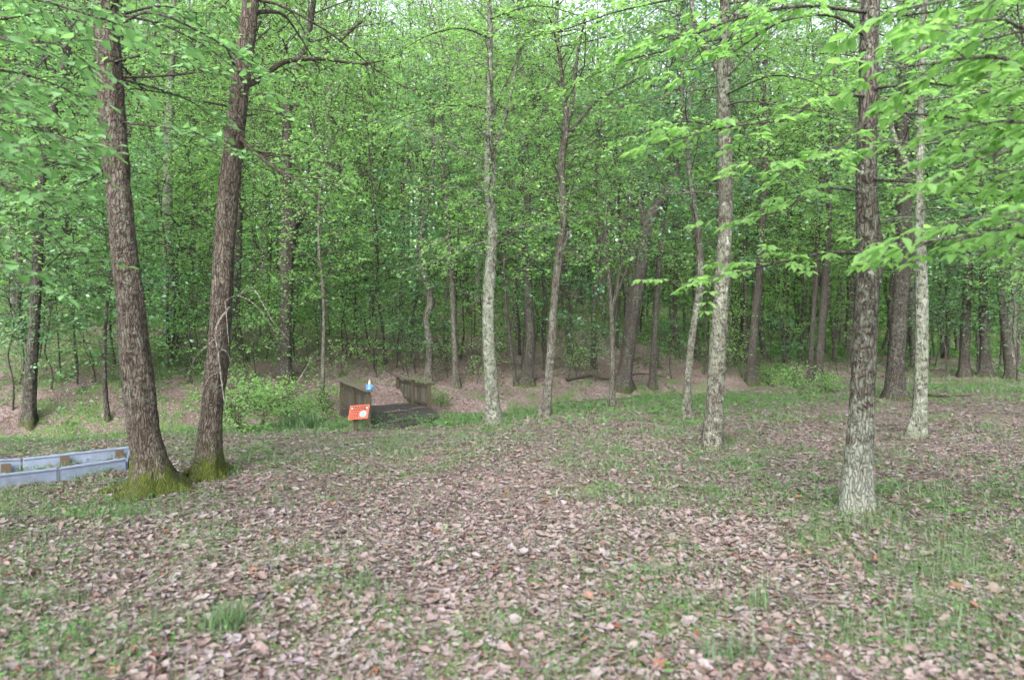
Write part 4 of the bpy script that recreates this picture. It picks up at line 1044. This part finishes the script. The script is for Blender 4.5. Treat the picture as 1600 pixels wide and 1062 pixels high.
# ------------------------------------------------------------------ painted figurine on the rail cap
fb = np.array([LN[0] + .03, LN[1] - .0, DZ + .74 + .039]); fg = empty('figurine', fb)
tag(fg, 'small blue painted garden figurine with a pale pointed cap on the left rail end', 'figurine')
def lathe(prof, n=18, c=(0, 0), sc=(1, 1)):
    m_ = MB(); th = np.arange(n) / n * 2 * PI; V = []
    for rr_, z in prof: V += [(c[0] + rr_ * math.cos(t) * sc[0], c[1] + rr_ * math.sin(t) * sc[1], z) for t in th]
    Q = []
    for k in range(len(prof) - 1):
        for i in range(n): j = (i + 1) % n; Q.append((k * n + i, k * n + j, (k + 1) * n + j, (k + 1) * n + i))
    m_.add(V, Q); return m_
lathe([(.001, 0), (.075, 0), (.085, .025), (.08, .05), (.06, .075), (.05, .09), (.001, .092)], sc=(1, .8)).build('skirt', M['blue'], fg)
m_ = lathe([(.05, .085), (.048, .10), (.04, .13), (.025, .145), (.001, .148)], sc=(1, .8))
m_.tube([(-.035, -.01, .125), (-.07, -.02, .1), (-.05, -.05, .075)], [.015, .014, .01], 8); m_.tube([(.035, -.01, .125), (.07, -.02, .1), (.05, -.05, .07)], [.015, .014, .01], 8)
m_.build('coat', M['lightblue'], fg)
lathe([(.001, .135), (.02, .14), (.03, .155), (.03, .17), (.02, .185), (.001, .19)]).build('head', M['skin'], fg)
lathe([(.012, .135), (.024, .145), (.022, .16), (.006, .166)], c=(0, -.014)).build('beard', M['white'], fg)
lathe([(.034, .172), (.028, .19), (.016, .215), (.003, .238), (.0005, .24)]).build('cap', M['pink'], fg)
lathe([(.001, .06), (.018, .065), (.02, .078), (.01, .09), (.001, .092)], c=(.085, -.02)).build('shoe', M['lightblue'], fg)
m_ = MB(); m_.box((0, 0, 0), (.001, .001, .001))

# ------------------------------------------------------------------ blue plastic landscape border
FR = np.array([-4.72, 8.36]); BR = np.array([-5.27, 9.4]); df = np.array([-.88, -.9]); df /= np.linalg.norm(df); db = np.array([-1.13, -.78]); db /= np.linalg.norm(db)
bo = np.array([-5.6, 8.2, gz(-5.6, 8.2)]); bd = empty('landscape_border', bo)
tag(bd, 'pale blue plastic border boards round a narrow bed at the left edge', 'border edging')
def zb(x, y): return .0 + .5 * (gz(x, y) - 0) 
def board(p, q, name='board', dz=0.):
    m_ = MB(); a = np.array([*p, gz(*p) + .075 + dz]); b_ = np.array([*q, gz(*q) + .075 + dz])
    m_.obox(a, b_, .05, .175); m_.obox(a + [0, 0, .083], b_ + [0, 0, .083], .075, .022)
    m_.build(name, M['border'], bd, smooth=False, origin=bo, bevel=.006)
L = 1.18
for i in range(4):
    board(FR + df * (i * .72 + .0 + .012), FR + df * ((i + 1) * .72 - .012))
    if i < 3: board(BR + db * (i * 1.2 + .01), BR + db * ((i + 1) * 1.2 - .01))
    for base, dv, s_ in ((FR, df, .72),):
        c = base + dv * s_ * (i + 1); m_ = MB(); m_.box((c[0], c[1], gz(*c) + .07), (.016, .03, .115), math.atan2(dv[1], dv[0])); m_.build('joint', M['border_dark'], bd, smooth=False, origin=bo)
m_ = MB(); m_.obox([*FR, gz(*FR) + .06], [*BR, gz(*BR) + .06], .02, .12); m_.build('end_board', M['border'], bd, smooth=False, origin=bo)
for i in range(6):
    c = BR + db * (.12 + i * .62) + np.array([.3, -.5]) * .08; m_ = MB(); m_.box((c[0] + .02, c[1] - .03, gz(*c) + .07), (.05, .018, .065), math.atan2(db[1], db[0])); m_.build('stake', M['stake'], bd, smooth=False, origin=bo)
#==END==
# ------------------------------------------------------------------ fallen branches, roots, tall grass clumps
def stick(label, pts, r0, mat='dead_wood', cat='branch', name='fallen_branch', group=None):
    P = []
    for px, py, lift in pts:
        h = hit(px, py); P.append(h + [0, 0, lift])
    P = np.array(P); b = P[0].copy(); q = smooth_path(P, 6); m_ = MB(); m_.z0 = 0; m_.tube(q, np.linspace(r0, r0 * .3, len(q)), 7, bump=.06)
    o = m_.build(name, M[mat], origin=b); tag(o, label, cat, group)
# leaning bleached pole left of the bridge
A = hit(430, 640); Bp = W(497, 545, A[1] + 2.2); m_ = MB(); m_.z0 = 0
q = smooth_path(np.array([A - [0, 0, .1], A * .6 + Bp * .4 + [0.05, 0, -.05], Bp]), 8); m_.tube(q, np.linspace(.03, .012, len(q)), 7, bump=.05)
o = m_.build('fallen_branch', M['dead_wood'], origin=A); tag(o, 'long bleached stick leaning up to the right behind the bright shrubs', 'branch', 'fallen branches')
stick('pale stick lying on the grass right of the white-barked trunk', [(776,618,.03),(790,625,.03),(806,636,.02)], .03, group='fallen branches')
stick('dark thin twig lying on the dead leaves in front of the large lichen-covered trunk', [(1060,762,.02),(1100,768,.02),(1140,772,.02)], .012, 'bark_dark', group='fallen branches')
stick('short curved dark twig left of the foreground right trunk', [(1245,766,.02),(1262,780,.03),(1275,786,.02)], .012, 'bark_dark', group='fallen branches')
stick('thin tan twig lying below the foreground right trunk', [(1310,826,.02),(1330,850,.03),(1352,876,.02)], .007, 'stake', group='fallen branches')
stick('long dark fallen log lying along the far creek bank behind the leaning double trunk', [(885,598,.1),(925,592,.12),(950,594,.05),(1000,588,.1),(1040,591,.06)], .05, 'bark_dark', 'log', 'fallen_log', 'fallen branches')
stick('dark fallen branch on the leaves right of the thick dark oak-like trunk', [(1430,618,.08),(1470,622,.06),(1520,620,.04)], .05, 'bark_dark', group='fallen branches')
stick('curving bleached branch lying in the shrubs before the footbridge', [(452,650,.05),(485,646,.12),(515,668,.03)], .015, group='fallen branches')
for i, (a, b_, c, d) in enumerate([(600,645,640,641),(612,660,645,652),(640,640,668,636)]):
    pts = [W(a, b_, 0), W(c, d, 0)]
    def onp(px, py):
        dd_ = (CAMZ - (DZ + .1)) / ((py - 531) / F); return W(px, py, dd_)
    p, q = onp(a, b_ - 1), onp(c, d - 1); m_ = MB(); m_.z0 = 0; m_.tube([p, (p + q) / 2 + [0, 0, .01], q], [.012, .014, .006], 6)
    o = m_.build('twig', M['dead_wood'], origin=p); tag(o, ['small pale twig lying at the left of the dark bridge deck', 'pale twig lying at the front of the dark bridge deck', 'thin pale twig lying at the back right of the dark bridge deck'][i], 'twig', 'twigs on the bridge deck')

def clump(label, px, py, n, h, w_, spread, seed, mat='grass'):
    r = np.random.default_rng(seed); b = hit(px, py); m_ = MB()
    x = b[0] + r.normal(0, spread, n); y = b[1] + r.normal(0, spread * .7, n); blades(m_, x, y, h * r.uniform(.5, 1.2, n), w_ * r.uniform(.6, 1.4, n), r, .5)
    o = m_.build('grass_clump', M[mat], origin=b); tag(o, label, 'grass clump', 'larger grass clumps')
clump('large tuft of long grass in the left foreground', 360, 985, 260, .17, .006, .075, 1)
clump('tall dark green grass clump on the bank beside the footbridge', 470, 668, 260, .42, .016, .22, 2)
clump('thin tuft of grass right of centre in the foreground', 1185, 955, 60, .22, .006, .05, 3)
clump('small tuft of grass left of centre in the foreground', 575, 920, 60, .12, .006, .06, 4)
clump('loose grass tuft at the bottom right of the foreground', 1150, 1030, 90, .14, .006, .1, 5)
clump('spiky tuft growing at the foot of the second leaning trunk', 350, 745, 90, .14, .008, .1, 6)
